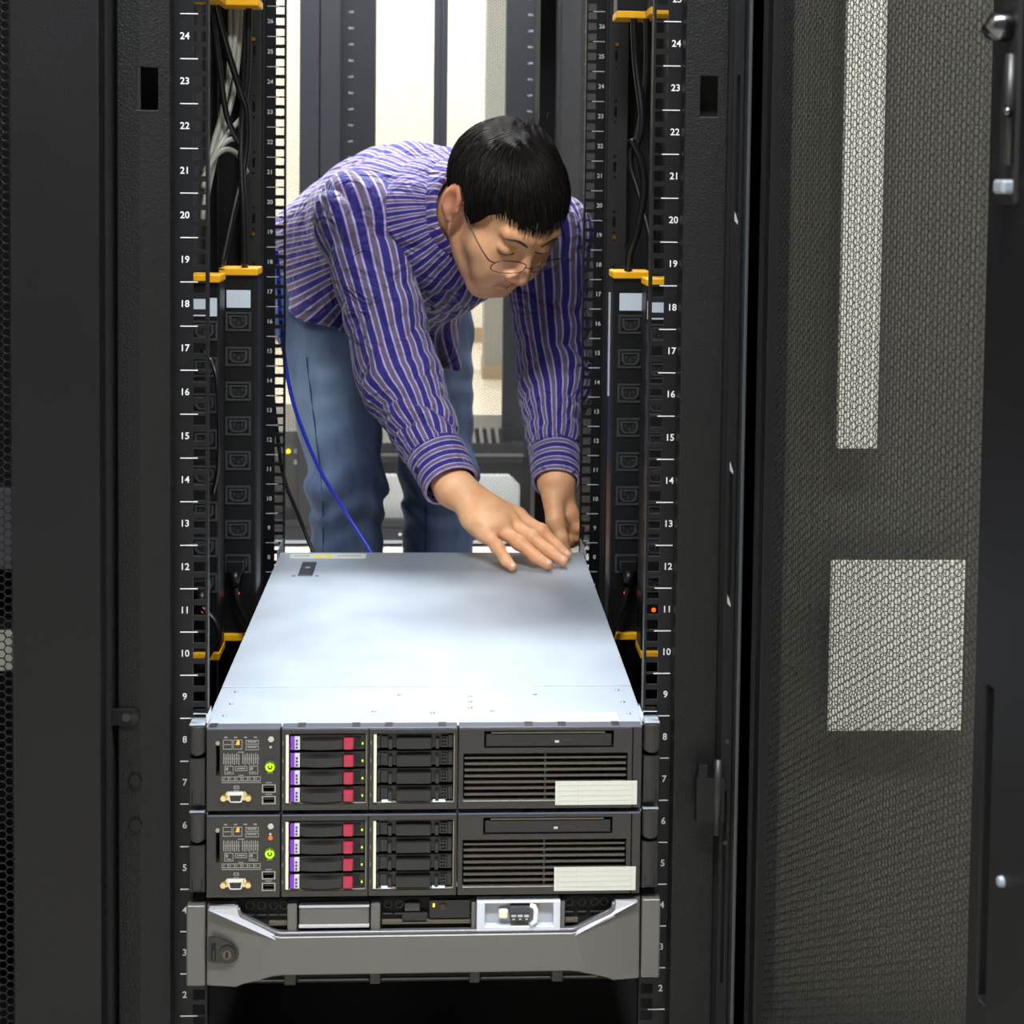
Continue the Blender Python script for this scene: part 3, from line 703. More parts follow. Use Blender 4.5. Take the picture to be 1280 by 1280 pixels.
    for py in (980, 994.5):
        u_ = put('usb_socket', MB().plate(*rb(327, 344, py-1, py+9), -0.0006, 0.006, [rb(328.5, 342.5, py, py+8)]), mat('worn_steel', (170, 168, 160), 0.35, 0.8), cp)
        put('usb_tongue', MB().box(X(329.5), X(341.5), 0.001, 0.006, Z(py+4), Z(py+2)), BLACKP, u_)
        put('usb_icon', MB().box(X(331.5), X(339.5), -0.0003, 0.0003, Z(py-2.6), Z(py-3.6)), PRINT, cp)
    # ---- drive cages
    for c, (a, b, r0, r1) in enumerate(((351, 459.5, 356, 457), (460, 570.5, 465.5, 567))):
        cg = put('drive_cage', MB().plate(*rb(a, b, 911, 1012), 0.0, 0.022, [rb(r0, r1, 916.5, 1005)]), BEZ, s, bevel=0.0008)
        put('cage_back', MB().box(X(r0), X(r1), 0.020, 0.022, Z(1005), Z(916)), VOID, cg)
        put('cage_guide', MB().box(X(r0), X(r0+3.8), 0.001, 0.02, Z(1003.5), Z(917.5)), CREAM, cg, bevel=0.0005)
        put('cage_lip', MB().box(X(r1-1.2), X(r1), 0.002, 0.012, Z(1004), Z(917)), mat('tan_edge', (150, 138, 118), 0.4), cg)
        put('cage_lip', MB().box(X(r0), X(r1), 0.003, 0.012, Z(1005), Z(1004)), mat('tan_edge', (150, 138, 118), 0.4), cg)
        for k in range(4):
            put('bay_number', MB().box(X(r0-3.6), X(r0-2.8), -0.0003, 0.0003, Z(930+21.8*k), Z(925.5+21.8*k)), PRINT, cg)
        if c == 1:
            for (p0, p1) in ((476, 488), (540, 556)): put('bay_light', MB().box(X(p0), X(p1), 0.0015, 0.004, Z(1003.6), Z(1001.2)), mat('pale_blue_plastic', (225, 238, 250), 0.3), cg)
    for k in range(4):
        zt, zb = Z(918.8+21.8*k), Z(937.8+21.8*k)
        mid = (zt+zb)/2
        # hot-plug drive
        dr = put('hard_drive', MB().box(X(361), X(455), 0.004, 0.02, zb, zt), BLACKP, s, bevel=0.0006)
        put('drive_label', MB().box(X(362), X(367), 0.0016, 0.005, zb+0.0008, zt-0.0010), PURPLE, dr)
        l2 = put('drive_label', MB().box(X(367.2), X(373.5), 0.0016, 0.005, zb+0.0008, zt-0.0010), mat('lilac_white_paper', (205, 200, 205), 0.5), dr)
        for q in range(3): put('label_print', MB().box(X(368.5), X(371), 0.0013, 0.0018, zb+0.002+q*0.0035, zb+0.0042+q*0.0035), mat('dark_print', (70, 60, 80), 0.6), l2)
        # handle, bowed outwards
        n = 8; vs = []; fs = []
        for i in range(n+1):
            u_ = i/n; x = X(375)+(X(427)-X(375))*u_; bow = -0.0022*(1-(2*u_-1)**2)
            vs += [(x, 0.002+bow, zb+0.0009), (x, 0.0008+bow, zt-0.0050), (x, 0.006, zt-0.0036), (x, 0.009, zb+0.0009)]
        for i in range(n):
            for q in range(4): fs.append((4*i+q, 4*i+(q+1) % 4, 4*i+4+(q+1) % 4, 4*i+4+q))
        fs += [(0, 1, 2, 3), (4*n+3, 4*n+2, 4*n+1, 4*n)]
        put('drive_handle', MB().add(vs, fs), PLASTIC_D, dr, bevel=0.0004)
        put('release_button', MB().box(X(428), X(440.5), -0.0006, 0.006, zb+0.0010, zt-0.0030), WINE, dr, bevel=0.0014)
        put('latch_window', MB().box(X(442), X(449), 0.0034, 0.005, zb+0.002, zt-0.002), VOID, dr)
        put('drive_light', MB().box(X(450.6), X(452.4), 0.0032, 0.0045, mid-0.0024, mid-0.0006), GREENLED, dr)
        # blank filler
        bl = put('drive_blank', MB().box(X(469.5), X(565.5), 0.006, 0.02, zb+0.0008, zt), BLACKP, s, bevel=0.0006)
        put('blank_clip', MB().box(X(470), X(473), 0.002, 0.008, zb+0.0015, zt-0.0005), PLASTIC_D, bl, bevel=0.0005)
        put('blank_panel', MB().box(X(474.5), X(483.5), 0.004, 0.008, zb+0.0014, zt-0.002), PLASTIC_D, bl, bevel=0.0004)
        put('blank_stub', MB().box(X(484), X(489), 0.001, 0.008, zb+0.0010, zt-0.0048), PLASTIC, bl, bevel=0.0006)
        put('blank_handle', MB().box(X(494), X(538), 0.0, 0.008, zb+0.0012, zt-0.0032), PLASTIC_D, bl, bevel=0.0010)
        put('blank_stub', MB().box(X(543), X(547.5), 0.001, 0.008, zb+0.0010, zt-0.0045), PLASTIC, bl, bevel=0.0006)
        g = MB().plate(X(550), X(558), zb+0.0022, zt-0.0022, 0.0030, 0.007, [(X(551+3.2*i), X(553+3.2*i), zb+0.0036+q*0.0035, zb+0.0056+q*0.0035) for i in range(2) for q in range(3)])
        put('blank_grille', g, PLASTIC_D, bl)
        put('blank_edge', MB().box(X(558.5), X(564.5), 0.004, 0.009, zb+0.0014, zt-0.0010), PLASTIC_D, bl, bevel=0.0005)
    # ---- right section with optical drive and air intake
    pr_ = put('intake_panel', MB().plate(*rb(572, 791, 911, 1012), 0.0, 0.022, [rb(604, 767, 914.5, 936), rb(578, 785, 942.5, 1003)]), BEZ, s, bevel=0.0008)
    put('intake_back', MB().box(X(577), X(786), 0.0200, 0.022, Z(1004), Z(942)), VOID, pr_)
    put('end_strip', MB().box(X(792), X(803), 0.0005, 0.022, Z(1012), Z(911)), BEZ, s, bevel=0.0008)
    for k in range(8):
        py = 949+7.7*k
        put('intake_slat', MB().prism([(X(579), Z(py+1.3)), (X(784), Z(py+1.3)), (X(784), Z(py-1.3)), (X(579), Z(py-1.3))], 0.0022, 0.0080), mat('warm_grey_slat', (78, 71, 64), 0.38), pr_, bevel=0.0007)
    put('intake_bar', MB().box(X(680), X(682.5), 0.0035, 0.012, Z(1003), Z(943)), PLASTIC_D, pr_)
    put('sill_highlight', MB().box(X(578), X(785), 0.001, 0.010, Z(1004.6), Z(1002.4)), mat('pale_trim', (165, 165, 150), 0.4), pr_)  # pale strip carries the highlight along the lower edge
    od = put('optical_drive', MB().box(X(606), X(765), 0.0015, 0.02, Z(934.5), Z(918.5)), PLASTIC_D, pr_, bevel=0.0010)
    put('drive_highlight', MB().box(X(613), X(756), 0.0008, 0.006, Z(917.6), Z(915.8)), mat('brassy_highlight', (84, 76, 62), 0.4), od)  # gold highlight line over the tray, put in as a coloured strip
    put('eject_button', MB().box(X(703), X(714.5), 0.0006, 0.003, Z(928.5), Z(924)), PLASTIC, od, bevel=0.0005)
    put('activity_light', MB().box(X(693), X(698), 0.0010, 0.002, Z(929.5), Z(927)), mat('clear_light', (190, 188, 184), 0.4), od)
    put('eject_hole', MB().disc((X(722), Z(928)), 0.0007, 0.0011, 0.002, 8), VOID, od)
    st = put('asset_sticker', MB().box(X(694), X(797.5), -0.0006, -0.0001, Z(1007.5), Z(977.5)), PAPER, s)
    lm = mat('faint_grey_print', (196, 194, 182), 0.7)
    for py in (982.5, 989, 995.5, 1002): put('ruled_line', MB().box(X(698), X(792), -0.0008, -0.0005, Z(py+0.35), Z(py-0.35)), lm, st)
    for px in (698, 723, 792): put('ruled_line', MB().box(X(px-0.35), X(px+0.35), -0.0008, -0.0005, Z(1006.5), Z(978.5)), lm, st)
    # ---- ears with their latches
    for sgn in (-1, 1):
        a, b = (X(257), X(234.5)) if sgn < 0 else (X(804.5), X(827.5))
        x0, x1 = min(a, b), max(a, b)
        e = put('rack_ear', MB().box(x0, x1, 0.018, 0.026, Z(1008), Z(906)), PLASTIC_D, s, bevel=0.0008)
        def curved(zlo, zhi, dep, arc):
            n = 10; vs = []; fs = []
            for i in range(n+1):
                u_ = i/n; x = x0+0.0006+(x1-x0-0.0012)*u_; bow = dep*(1-(2*u_-1)**2)
                lo = zlo+arc*(2*u_-1)**2
                vs += [(x, 0.004-bow, lo), (x, 0.004-bow, zhi), (x, 0.018, zhi), (x, 0.018, lo)]
            for i in range(n):
                for q in range(4): fs.append((4*i+q, 4*i+(q+1) % 4, 4*i+4+(q+1) % 4, 4*i+4+q))
            fs += [(0, 1, 2, 3), (4*n+3, 4*n+2, 4*n+1, 4*n)]
            return MB().add(vs, fs)
        put('ear_latch', curved(Z(944), Z(908), 0.003, 0.003), PLASTIC, e, bevel=0.0015)
        put('ear_cover', curved(Z(1006), Z(948), 0.0015, -0.0015), PLASTIC_D, e, bevel=0.0010)
        xm = (x0+x1)/2
        for (q0, q1, z0_, z1_) in ((xm-0.0052, xm-0.0046, Z(1004), Z(990)), (xm+0.0046, xm+0.0052, Z(1004), Z(990)), (xm-0.0052, xm+0.0052, Z(1004.6), Z(1003.6))):
            put('ear_groove', MB().box(q0, q1, 0.0022, 0.004, z0_, z1_), VOID, e)
        put('ear_top', MB().box(x0+0.001, x1-0.001, 0.004, 0.024, Z(908), Z(905.5)), STEEL, e, bevel=0.001)
        # bright mounting bracket standing on the ear
        xi = x1 if sgn < 0 else x0
        put('ear_bracket', MB().box(xi-0.001 if sgn < 0 else xi-0.0005, xi+0.0005 if sgn < 0 else xi+0.001, 0.010, 0.034, Z(908), Z(895)), CHROME, e)
        put('ear_bracket', MB().box(x0+0.002, x1-0.001, 0.022, 0.034, Z(901), Z(899)), CHROME, e, bevel=0.0006)
    return s
def dome(r, h, n=10):
    vs = []; fs = []
    for j in range(3):
        a = j/3*math.pi/2
        for k in range(n): vs.append((r*math.cos(a)*math.cos(2*math.pi*k/n), r*math.cos(a)*math.sin(2*math.pi*k/n), h*math.sin(a)))
    vs.append((0, 0, h))
    for j in range(2):
        for k in range(n): fs.append((j*n+k, j*n+(k+1) % n, (j+1)*n+(k+1) % n, (j+1)*n+k))
    for k in range(n): fs.append((2*n+k, 2*n+(k+1) % n, 3*n))
    fs.append(tuple(range(n-1, -1, -1)))
    return vs, fs
srv1 = make_server()
tag(srv1, 'topmost two-unit server with a bright bare steel lid, under the hands', 'server', 'two-unit rack servers')
srv2 = copy_tree(srv1); srv2.location.z = ZB+4*U
for ch in list(srv2.children):
    for g in list(ch.children):
        if g.name.startswith('ear_bracket'): bpy.data.objects.remove(g)
tag(srv2, 'middle two-unit server between the bare lid server and silver bezel', 'server')
for ch in srv2.children:
    if ch.name.startswith('control_panel'):
        put('fault_light', MB().tube([(X(337.5), 0.0, Z(937.5)), (X(337.5), -0.0012, Z(937.5))], [0.0022, 0.0014], 10), mat('red_orange_led', (255, 90, 30), 0.4, emit=(255, 70, 15), estr=1.3), ch)
# slide brackets at the rear of the top server
for sx in (-1, 1):
    t = put('slide_bracket', MB().box(sx*0.2232, sx*0.2250, 0.66, 0.742, ZB+7*U, ZB+8*U+0.006), STEEL, None, bevel=0.0006)
    tag(t, 'bright steel slide bracket at the %s rear corner of the top server' % ('left' if sx < 0 else 'right'), 'bracket')

# ------------------------------------------------------------------ the server with the silver bezel
def X3(px): return (px-528.2)/1227.6
def Z3(py): return (1226.0-py)/1222.0
def make_bezel_server():
    s = empty('rack_server', (0, -0.02, ZB+2*U))
    H = 2*U
    tag(s, 'lowest server with a silver-grey bezel and a key lock', 'server')
    put('chassis', MB().box(-0.2215, 0.2215, 0.012, 0.70, 0.002, H-0.002), DARK, s)
    put('front_plate', MB().box(-0.2215, 0.2215, 0.004, 0.012, 0.004, H-0.003), VOID, s)
    # main bezel body: outline with angled shoulders, front face bulging in the middle
    top = [(258.5, 1123), (294, 1122), (298, 1126), (299, 1133), (303, 1138), (342, 1158), (350, 1160), (712, 1159), (720, 1157), (758, 1138), (763, 1132), (764, 1124), (768, 1120.5), (798, 1120)]
    bot = [(798, 1223), (764, 1223), (757, 1219), (722, 1209.5), (708, 1208), (352, 1209), (340, 1210.5), (304, 1221), (296, 1225), (258.5, 1225)]
    pts = [(X3(a), Z3(b)) for a, b in bot[::-1]] + [(X3(a), Z3(b)) for a, b in top[::-1]]
    b = MB(); n = len(pts)
    def ydep(x, z):
        return -0.010 + 0.0
    cx, cz = sum(p[0] for p in pts)/n, sum(p[1] for p in pts)/n
    b.prism(pts, -0.013, 0.004)
    bme = b.mesh('bezel'); bm = bmesh.new(); bm.from_mesh(bme)
    for sx in (-1, 1):
        bmesh.ops.bisect_plane(bm, geom=bm.verts[:]+bm.edges[:]+bm.faces[:], plane_co=(sx*0.168, 0, 0), plane_no=(sx, 0, 0.28))
    for v in bm.verts:
        d_ = abs(v.co.x)+0.28*v.co.z-0.168
        if v.co.y < -0.01 and d_ > 0: v.co.y += d_*0.13
    bm.to_mesh(bme); bm.free()
    bz = put('bezel', bme, SILVER, s, bevel=0.0022, seg=3)
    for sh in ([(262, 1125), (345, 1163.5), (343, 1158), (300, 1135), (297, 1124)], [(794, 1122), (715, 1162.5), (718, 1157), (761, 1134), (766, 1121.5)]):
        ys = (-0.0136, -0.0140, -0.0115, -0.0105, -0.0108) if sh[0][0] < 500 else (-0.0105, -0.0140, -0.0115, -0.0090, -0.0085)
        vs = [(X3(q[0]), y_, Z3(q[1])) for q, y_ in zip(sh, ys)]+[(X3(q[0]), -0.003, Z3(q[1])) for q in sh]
        put('bezel_shoulder', MB().add(vs, [(0, 1, 2, 3, 4), (9, 8, 7, 6, 5)]+[(k, 5+k, 5+(k+1) % 5, (k+1) % 5) for k in range(5)]), SILVER_L, bz, bevel=0.0006)  # paler plastic paints the light caught on the upward slope
    # bevelled rim following the upper edge
    rim = [(298, 1126), (299, 1133), (303, 1138), (342, 1157), (350, 1159.5), (712, 1158.5), (720, 1156), (758, 1138), (763, 1132), (764, 1124)]
    put('bezel_rim', MB().tube([(X3(a), -0.0085, Z3(c)+0.0010) for a, c in rim], 0.0022, 8), mat('grey_rim', (112, 112, 116), 0.3, 0.3), bz, smooth=True)
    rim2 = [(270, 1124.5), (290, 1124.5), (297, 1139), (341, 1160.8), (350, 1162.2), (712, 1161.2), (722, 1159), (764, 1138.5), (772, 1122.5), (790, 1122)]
    put('bezel_highlight', MB().tube([(X3(a), -0.0098, Z3(c)) for a, c in rim2[2:8]], 0.0018, 8), SILVER_L, bz, smooth=True)  # edge highlight drawn as a paler tube
    # ears
    for (a, c) in ((234, 257.3), (799.5, 823)):
        put('rack_ear', MB().box(X3(a), X3(c), -0.007, 0.006, Z3(1225 if a < 500 else 1222), Z3(1123 if a < 500 else 1121)), SILVER, s, bevel=0.002, seg=3)
    # pillars, blank panel, status window
    for (a, c) in ((358, 370), (461, 473), (586, 592), (697, 703)):
        put('bezel_pillar', MB().box(X3(a), X3(c), -0.007, 0.004, Z3(1160), Z3(1122.5)), SILVER, s, bevel=0.0015)
    put('blank_panel', MB().box(X3(372), X3(459.5), -0.004, 0.004, Z3(1153), Z3(1126)), SILVER, s, bevel=0.0018)
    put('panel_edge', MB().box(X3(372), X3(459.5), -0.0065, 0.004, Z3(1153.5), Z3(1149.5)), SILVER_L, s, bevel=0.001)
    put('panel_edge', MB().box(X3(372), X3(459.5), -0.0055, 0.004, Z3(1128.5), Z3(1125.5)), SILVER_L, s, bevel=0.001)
    # recess behind, with a grille of hexagons and ledges
    gr = put('grille_back', MB().box(X3(298), X3(766), 0.0035, 0.006, Z3(1162), Z3(1122)), VOID, s)
    GRM = mat('grey_grille', (58, 56, 54), 0.4)
    for px in (311, 325.5, 340, 353, 482, 496, 575, 585, 709, 725, 741, 753):
        n_ = 6; c0 = (X3(px), Z3(1128.5)); 
        ring = [(c0[0]+0.0042*math.cos(k*math.pi/3), 0.0025, c0[1]+0.0042*math.sin(k*math.pi/3)) for k in range(7)]
        put('grille_hexagon', MB().tube(ring, 0.0007, 5, caps=False), GRM, gr)
        put('grille_ledge', MB().box(X3(px-5.5), X3(px+5.5), 0.001, 0.004, Z3(1141.2), Z3(1139.8)), GRM, gr)
    for (a, c) in ((335, 357), (475, 585), (704, 720)):
        put('grille_sill', MB().box(X3(a), X3(c), -0.001, 0.004, Z3(1152.5), Z3(1148.5)), mat('olive_grey', (96, 90, 74), 0.45), gr)
    put('usb_port', MB().box(X3(503), X3(522), -0.001, 0.004, Z3(1136.5), Z3(1125.5)), mat('port_grey', (62, 62, 62), 0.4), gr, bevel=0.0008)
    put('vent_panel', MB().box(X3(500), X3(531), -0.001, 0.004, Z3(1150), Z3(1138)), PLASTIC_D, gr)
    put('yellow_light', MB().box(X3(538), X3(540.5), -0.0015, 0.004, Z3(1131), Z3(1127)), mat('yellow_led', (255, 225, 20), 0.4), gr)
    put('power_button', MB().tube([(X3(550.5), 0.003, Z3(1131.5)), (X3(550.5), -0.001, Z3(1131.5))], 0.0036, 14), mat('dark_red_plastic', (70, 20, 18), 0.4), gr)
    put('button_panel', MB().box(X3(534), X3(584), 0.0, 0.004, Z3(1146), Z3(1123.5)), BLACKP, gr)
    # status display window
    w = put('display_window', MB().plate(X3(592.5), X3(697), Z3(1158), Z3(1119.5), -0.0105, 0.002, [(X3(603), X3(688), Z3(1151), Z3(1122.5))]), mat('pale_silver_plastic', (205, 210, 220), 0.3, 0.1), s, bevel=0.002, seg=3)
    put('window_floor', MB().box(X3(602), X3(689), -0.003, 0.002, Z3(1152), Z3(1121.5)), mat('pale_grey_well', (168, 172, 182), 0.3), w)
    cyl = [(X3(634), -0.0060, Z3(1136)), (X3(658.5), -0.0060, Z3(1136))]
    put('display_roller', MB().tube(cyl, 0.0085, 16), mat('dark_display', (58, 58, 62), 0.2), w)
    put('roller_band', MB().tube([(X3(634.2), -0.0060, Z3(1136)+0.0006), (X3(658.3), -0.0060, Z3(1136)+0.0006)], [0.0083, 0.0083], 16), mat('dark_display', (58, 58, 62), 0.2), w)
    for q in range(3):
        put('display_text', MB().box(X3(635.5+q*8), X3(641.5+q*8), -0.0150, -0.0143, Z3(1136.6+0.2*q), Z3(1134.4)), mat('pale_text', (190, 190, 188), 0.5), w)
        put('display_text', MB().box(X3(637+q*8), X3(640+q*8), -0.0146, -0.0139, Z3(1140.6), Z3(1139.4)), mat('pale_text', (190, 190, 188), 0.5), w)
    put('roller_cap', MB().box(X3(620), X3(632), -0.0110, -0.003, Z3(1142), Z3(1131)), CREAM, w, bevel=0.002)
    put('roller_hook', MB().tube([(X3(659), -0.010, Z3(1125)), (X3(664), -0.011, Z3(1126)), (X3(666), -0.011, Z3(1131)), (X3(666), -0.011, Z3(1144)), (X3(660), -0.011, Z3(1149))], 0.0026, 8), mat('white_plastic', (240, 240, 240), 0.3), w, smooth=True)
    put('yellow_mark', MB().prism([(X3(670), Z3(1131)), (X3(674), Z3(1124)), (X3(670), Z3(1122.5)), (X3(666.5), Z3(1125))][::1], -0.0045, -0.003), mat('ochre_mark', (205, 170, 60), 0.5), w)
    # key lock
    lk = [(262, 1159), (276, 1160), (292, 1168), (298, 1176), (299, 1184), (295, 1191), (288, 1194), (264, 1192), (261.5, 1189)]
    l = put('lock_plate', MB().prism([(X3(a), Z3(c)) for a, c in lk][::-1], -0.0120, -0.009), mat('dark_lock_grey', (36, 35, 34), 0.35), s, bevel=0.0012)
    put('lock_barrel', MB().tube([(X3(285.5), -0.0115, Z3(1180)), (X3(285.5), -0.0145, Z3(1180))], [0.0085, 0.0080], 24), mat('lock_dark', (30, 29, 28), 0.3), l)
    put('lock_core', MB().tube([(X3(285.5), -0.0140, Z3(1180)), (X3(285.5), -0.0155, Z3(1180))], [0.0052, 0.0048], 20), mat('lock_metal', (92, 86, 76), 0.3, 0.8), l)
    put('key_slot', MB().box(X3(284), X3(287), -0.0160, -0.0150, Z3(1183.5), Z3(1176.5)), VOID, l)
    put('release_slot', MB().box(X3(265.5), X3(271.5), -0.0126, -0.0115, Z3(1188.5), Z3(1167)), VOID, l)
    put('release_tab', MB().box(X3(267.5), X3(270), -0.0132, -0.0120, Z3(1187), Z3(1176)), PLASTIC, l)
    # tabs and ledge under the bezel
    lo = put('lower_ledge', MB().box(X3(300), X3(764), -0.002, 0.004, Z3(1225), Z3(1207)), VOID, s)
    for (a, c) in ((355, 368.5), (461, 473), (585, 597), (688, 701)):
        put('lower_tab', MB().box(X3(a), X3(c), -0.006, 0.004, Z3(1225), Z3(1207.5)), mat('tab_dark', (24, 24, 23), 0.4), s)
    for (a, c) in ((316, 355), (372, 459), (475, 584), (599, 686), (702, 745)):
        put('ledge_line', MB().box(X3(a), X3(c), -0.004, 0.0, Z3(1221.5), Z3(1219.5)), mat('ledge_grey', (92, 90, 86), 0.4), lo)
    return s
make_bezel_server()
# ------------------------------------------------------------------ the man: smooth implicit surfaces turned into meshes
f32 = np.float32
def V3(*a): return np.array(a, f32)
def cap(p, a, b, ra, rb):
    a, b = V3(*a), V3(*b); ba = b-a; pa = p-a
    h = np.clip(pa@ba/float(ba@ba), 0, 1)
    return np.sqrt(((pa-h[..., None]*ba)**2).sum(-1)) - (ra+(rb-ra)*h)
def ell(p, c, r, M=None):
    q = p-V3(*c)
    if M is not None: q = q@M.T
    r = V3(*r)
    k0 = np.sqrt(((q/r)**2).sum(-1)); k1 = np.sqrt(((q/(r*r))**2).sum(-1))+1e-9
    return k0*(k0-1)/k1
def smin(a, b, k):
    h = np.clip(0.5+0.5*(b-a)/k, 0, 1); return b*(1-h)+a*h-k*h*(1-h)
def smax(a, b, k): return -smin(-a, -b, k)
def unit(v): v = np.asarray(v, f32); return v/np.linalg.norm(v)
def nets(fn, lo, hi, h):
    lo = np.asarray(lo, f32); hi = np.asarray(hi, f32)
    n = np.ceil((hi-lo)/h).astype(int)+1
    ax = [lo[i]+h*np.arange(n[i], dtype=f32) for i in range(3)]
    W = np.empty(n, f32)
    yy, zz = np.meshgrid(ax[1], ax[2], indexing='ij')
    step = max(1, 400000//yy.size)
    for i in range(0, n[0], step):
        xs = ax[0][i:i+step]
        P = np.empty((len(xs),)+yy.shape+(3,), f32)
        P[..., 0] = xs[:, None, None]; P[..., 1] = yy; P[..., 2] = zz
        W[i:i+step] = fn(P.reshape(-1, 3)).reshape(len(xs), *yy.shape)
    s = W < 0
    c = np.zeros(n-1, np.int8)
    for d in np.ndindex(2, 2, 2): c += s[d[0]:n[0]-1+d[0], d[1]:n[1]-1+d[1], d[2]:n[2]-1+d[2]]
    act = (c > 0) & (c < 8)
    cells = np.argwhere(act)
    idx = -np.ones(n-1, np.int64); idx[act] = np.arange(len(cells))
    acc = np.zeros((len(cells), 3), f32); cnt = np.zeros(len(cells), f32)
    cor = [np.array(d) for d in np.ndindex(2, 2, 2)]
    for a in cor:
        for b in cor:
            if (b-a).sum() == 1 and ((b-a) >= 0).all():
                va = W[tuple((cells+a).T)]; vb = W[tuple((cells+b).T)]
                m = (va < 0) != (vb < 0)
                t = np.where(m, va/np.where(m, va-vb, 1), 0)
                acc += np.where(m[:, None], a+(b-a)*t[:, None], 0); cnt += m
    V = lo+h*(cells+acc/cnt[:, None])
    Q = []
    for k in range(3):
        o1, o2 = [(1, 2), (2, 0), (0, 1)][k]
        sl = [slice(1, n[i]-1) for i in range(3)]; sl[k] = slice(0, n[k]-1)
        sa = s[tuple(sl)]; sl2 = list(sl); sl2[k] = slice(1, n[k]); sb = s[tuple(sl2)]
        e = np.argwhere(sa != sb)
        fl = sa[tuple(e.T)]
        e = e+np.array([0 if i == k else 1 for i in range(3)])
        d1 = np.zeros(3, int); d1[o1] = 1; d2 = np.zeros(3, int); d2[o2] = 1
        q = np.stack([idx[tuple((e-x).T)] for x in (d1+d2, d2, 0*d1, d1)], -1)
        q[~fl] = q[~fl][:, ::-1]
        Q.append(q)
    Q = np.concatenate(Q); Q = Q[(Q >= 0).all(1)]
    # one projection step towards the surface
    V = V.astype(f32); eps = h*0.25
    f0 = fn(V); g = np.stack([(fn(V+np.eye(3, dtype=f32)[i]*eps)-f0)/eps for i in range(3)], -1)
    V = V - np.clip(f0, -h, h)[:, None]*g/np.maximum((g*g).sum(-1, keepdims=True), 0.3)
    return V, Q
def relax(V, Q, it=1, k=0.5):
    for _ in range(it):
        s = np.zeros_like(V); c = np.zeros(len(V), f32)
        for i in range(4):
            a, b = Q[:, i], Q[:, (i+1) % 4]
            np.add.at(s, a, V[b]); np.add.at(c, a, 1); np.add.at(s, b, V[a]); np.add.at(c, b, 1)
        V = V*(1-k)+k*s/np.maximum(c, 1)[:, None]
    return V
def attr(me, name, vals):
    a = me.attributes.new(name, 'FLOAT', 'POINT'); a.data.foreach_set('value', np.asarray(vals, f32))
def sines(p, seed, n=5, f0=12.0, f1=45.0):
    r = np.random.RandomState(seed); o = np.zeros(len(p), f32)
    for i in range(n):
        d = r.normal(size=3); d /= np.linalg.norm(d); f = f0+(f1-f0)*i/max(1, n-1)
        o += np.sin(p@(d*f).astype(f32)+r.rand()*6.28)/(1+0.4*i)
    return o

# ---- skeleton (metres, room coordinates)
HIP = V3(-0.125, 1.255, 0.880); SHM = V3(0.030, 0.905, 0.945)
SH_R, EL_R, WR_R = V3(-0.118, 0.880, 0.950), V3(-0.055, 0.835, 0.705), V3(0.026, 0.672, 0.567)
SH_L, EL_L, WR_L = V3(0.178, 0.935, 0.925), V3(0.193, 0.930, 0.690), V3(0.187, 0.765, 0.553)
A_ = unit(SHM-HIP); W_ = unit(SH_R-SH_L); W_ = unit(W_-A_*float(W_@A_)); T_ = unit(np.cross(W_, A_)); 
if T_[2] < 0: T_ = -T_
# head frame: F faces, Uh crown, Rh his right
HC = V3(0.101, 0.725, 0.975)
Fh = unit((0.33, -0.53, -0.79)); Uh = V3(0.36, -0.62, 0.66); Uh = unit(Uh-Fh*float(Uh@Fh)); Rh = np.cross(Fh, Uh)
HM = np.stack([Rh, Fh, Uh]).astype(f32)        # world -> head (rows)
def head_w(p): return HC + V3(*p)@HM            # head -> world

# ---- material of skin
def skin_material():
    m, nt, b = nodes_of('skin')
    tc = nt.nodes.new('ShaderNodeTexCoord'); n = nt.nodes.new('ShaderNodeTexNoise'); n.inputs['Scale'].default_value = 35; n.inputs['Detail'].default_value = 4
    nt.links.new(tc.outputs['Object'], n.inputs[0])
    cr = nt.nodes.new('ShaderNodeValToRGB'); cr.color_ramp.elements[0].position = 0.35; cr.color_ramp.elements[1].position = 0.7
    cr.color_ramp.elements[0].color = srgb(236, 168, 120); cr.color_ramp.elements[1].color = srgb(246, 194, 148)
    nt.links.new(n.outputs[0], cr.inputs[0])
    at = nt.nodes.new('ShaderNodeAttribute'); at.attribute_name = 'rosy'
    mx = nt.nodes.new('ShaderNodeMix'); mx.data_type = 'RGBA'; mx.inputs[7].default_value = srgb(196, 96, 78)
    nt.links.new(at.outputs['Fac'], mx.inputs[0]); nt.links.new(cr.outputs[0], mx.inputs[6]); nt.links.new(mx.outputs[2], b.inputs['Base Color'])
    b.inputs['Roughness'].default_value = 0.5
    b.inputs['Subsurface Weight'].default_value = 0.12; b.inputs['Subsurface Radius'].default_value = (0.008, 0.004, 0.002); b.inputs['Subsurface Scale'].default_value = 0.6
    n2 = nt.nodes.new('ShaderNodeTexNoise'); n2.inputs['Scale'].default_value = 500; nt.links.new(tc.outputs['Object'], n2.inputs[0])
    bp = nt.nodes.new('ShaderNodeBump'); bp.inputs['Strength'].default_value = 0.12; bp.inputs['Distance'].default_value = 0.0006
    nt.links.new(n2.outputs[0], bp.inputs['Height']); nt.links.new(bp.outputs[0], b.inputs['Normal'])
    return m
SKIN = skin_material()

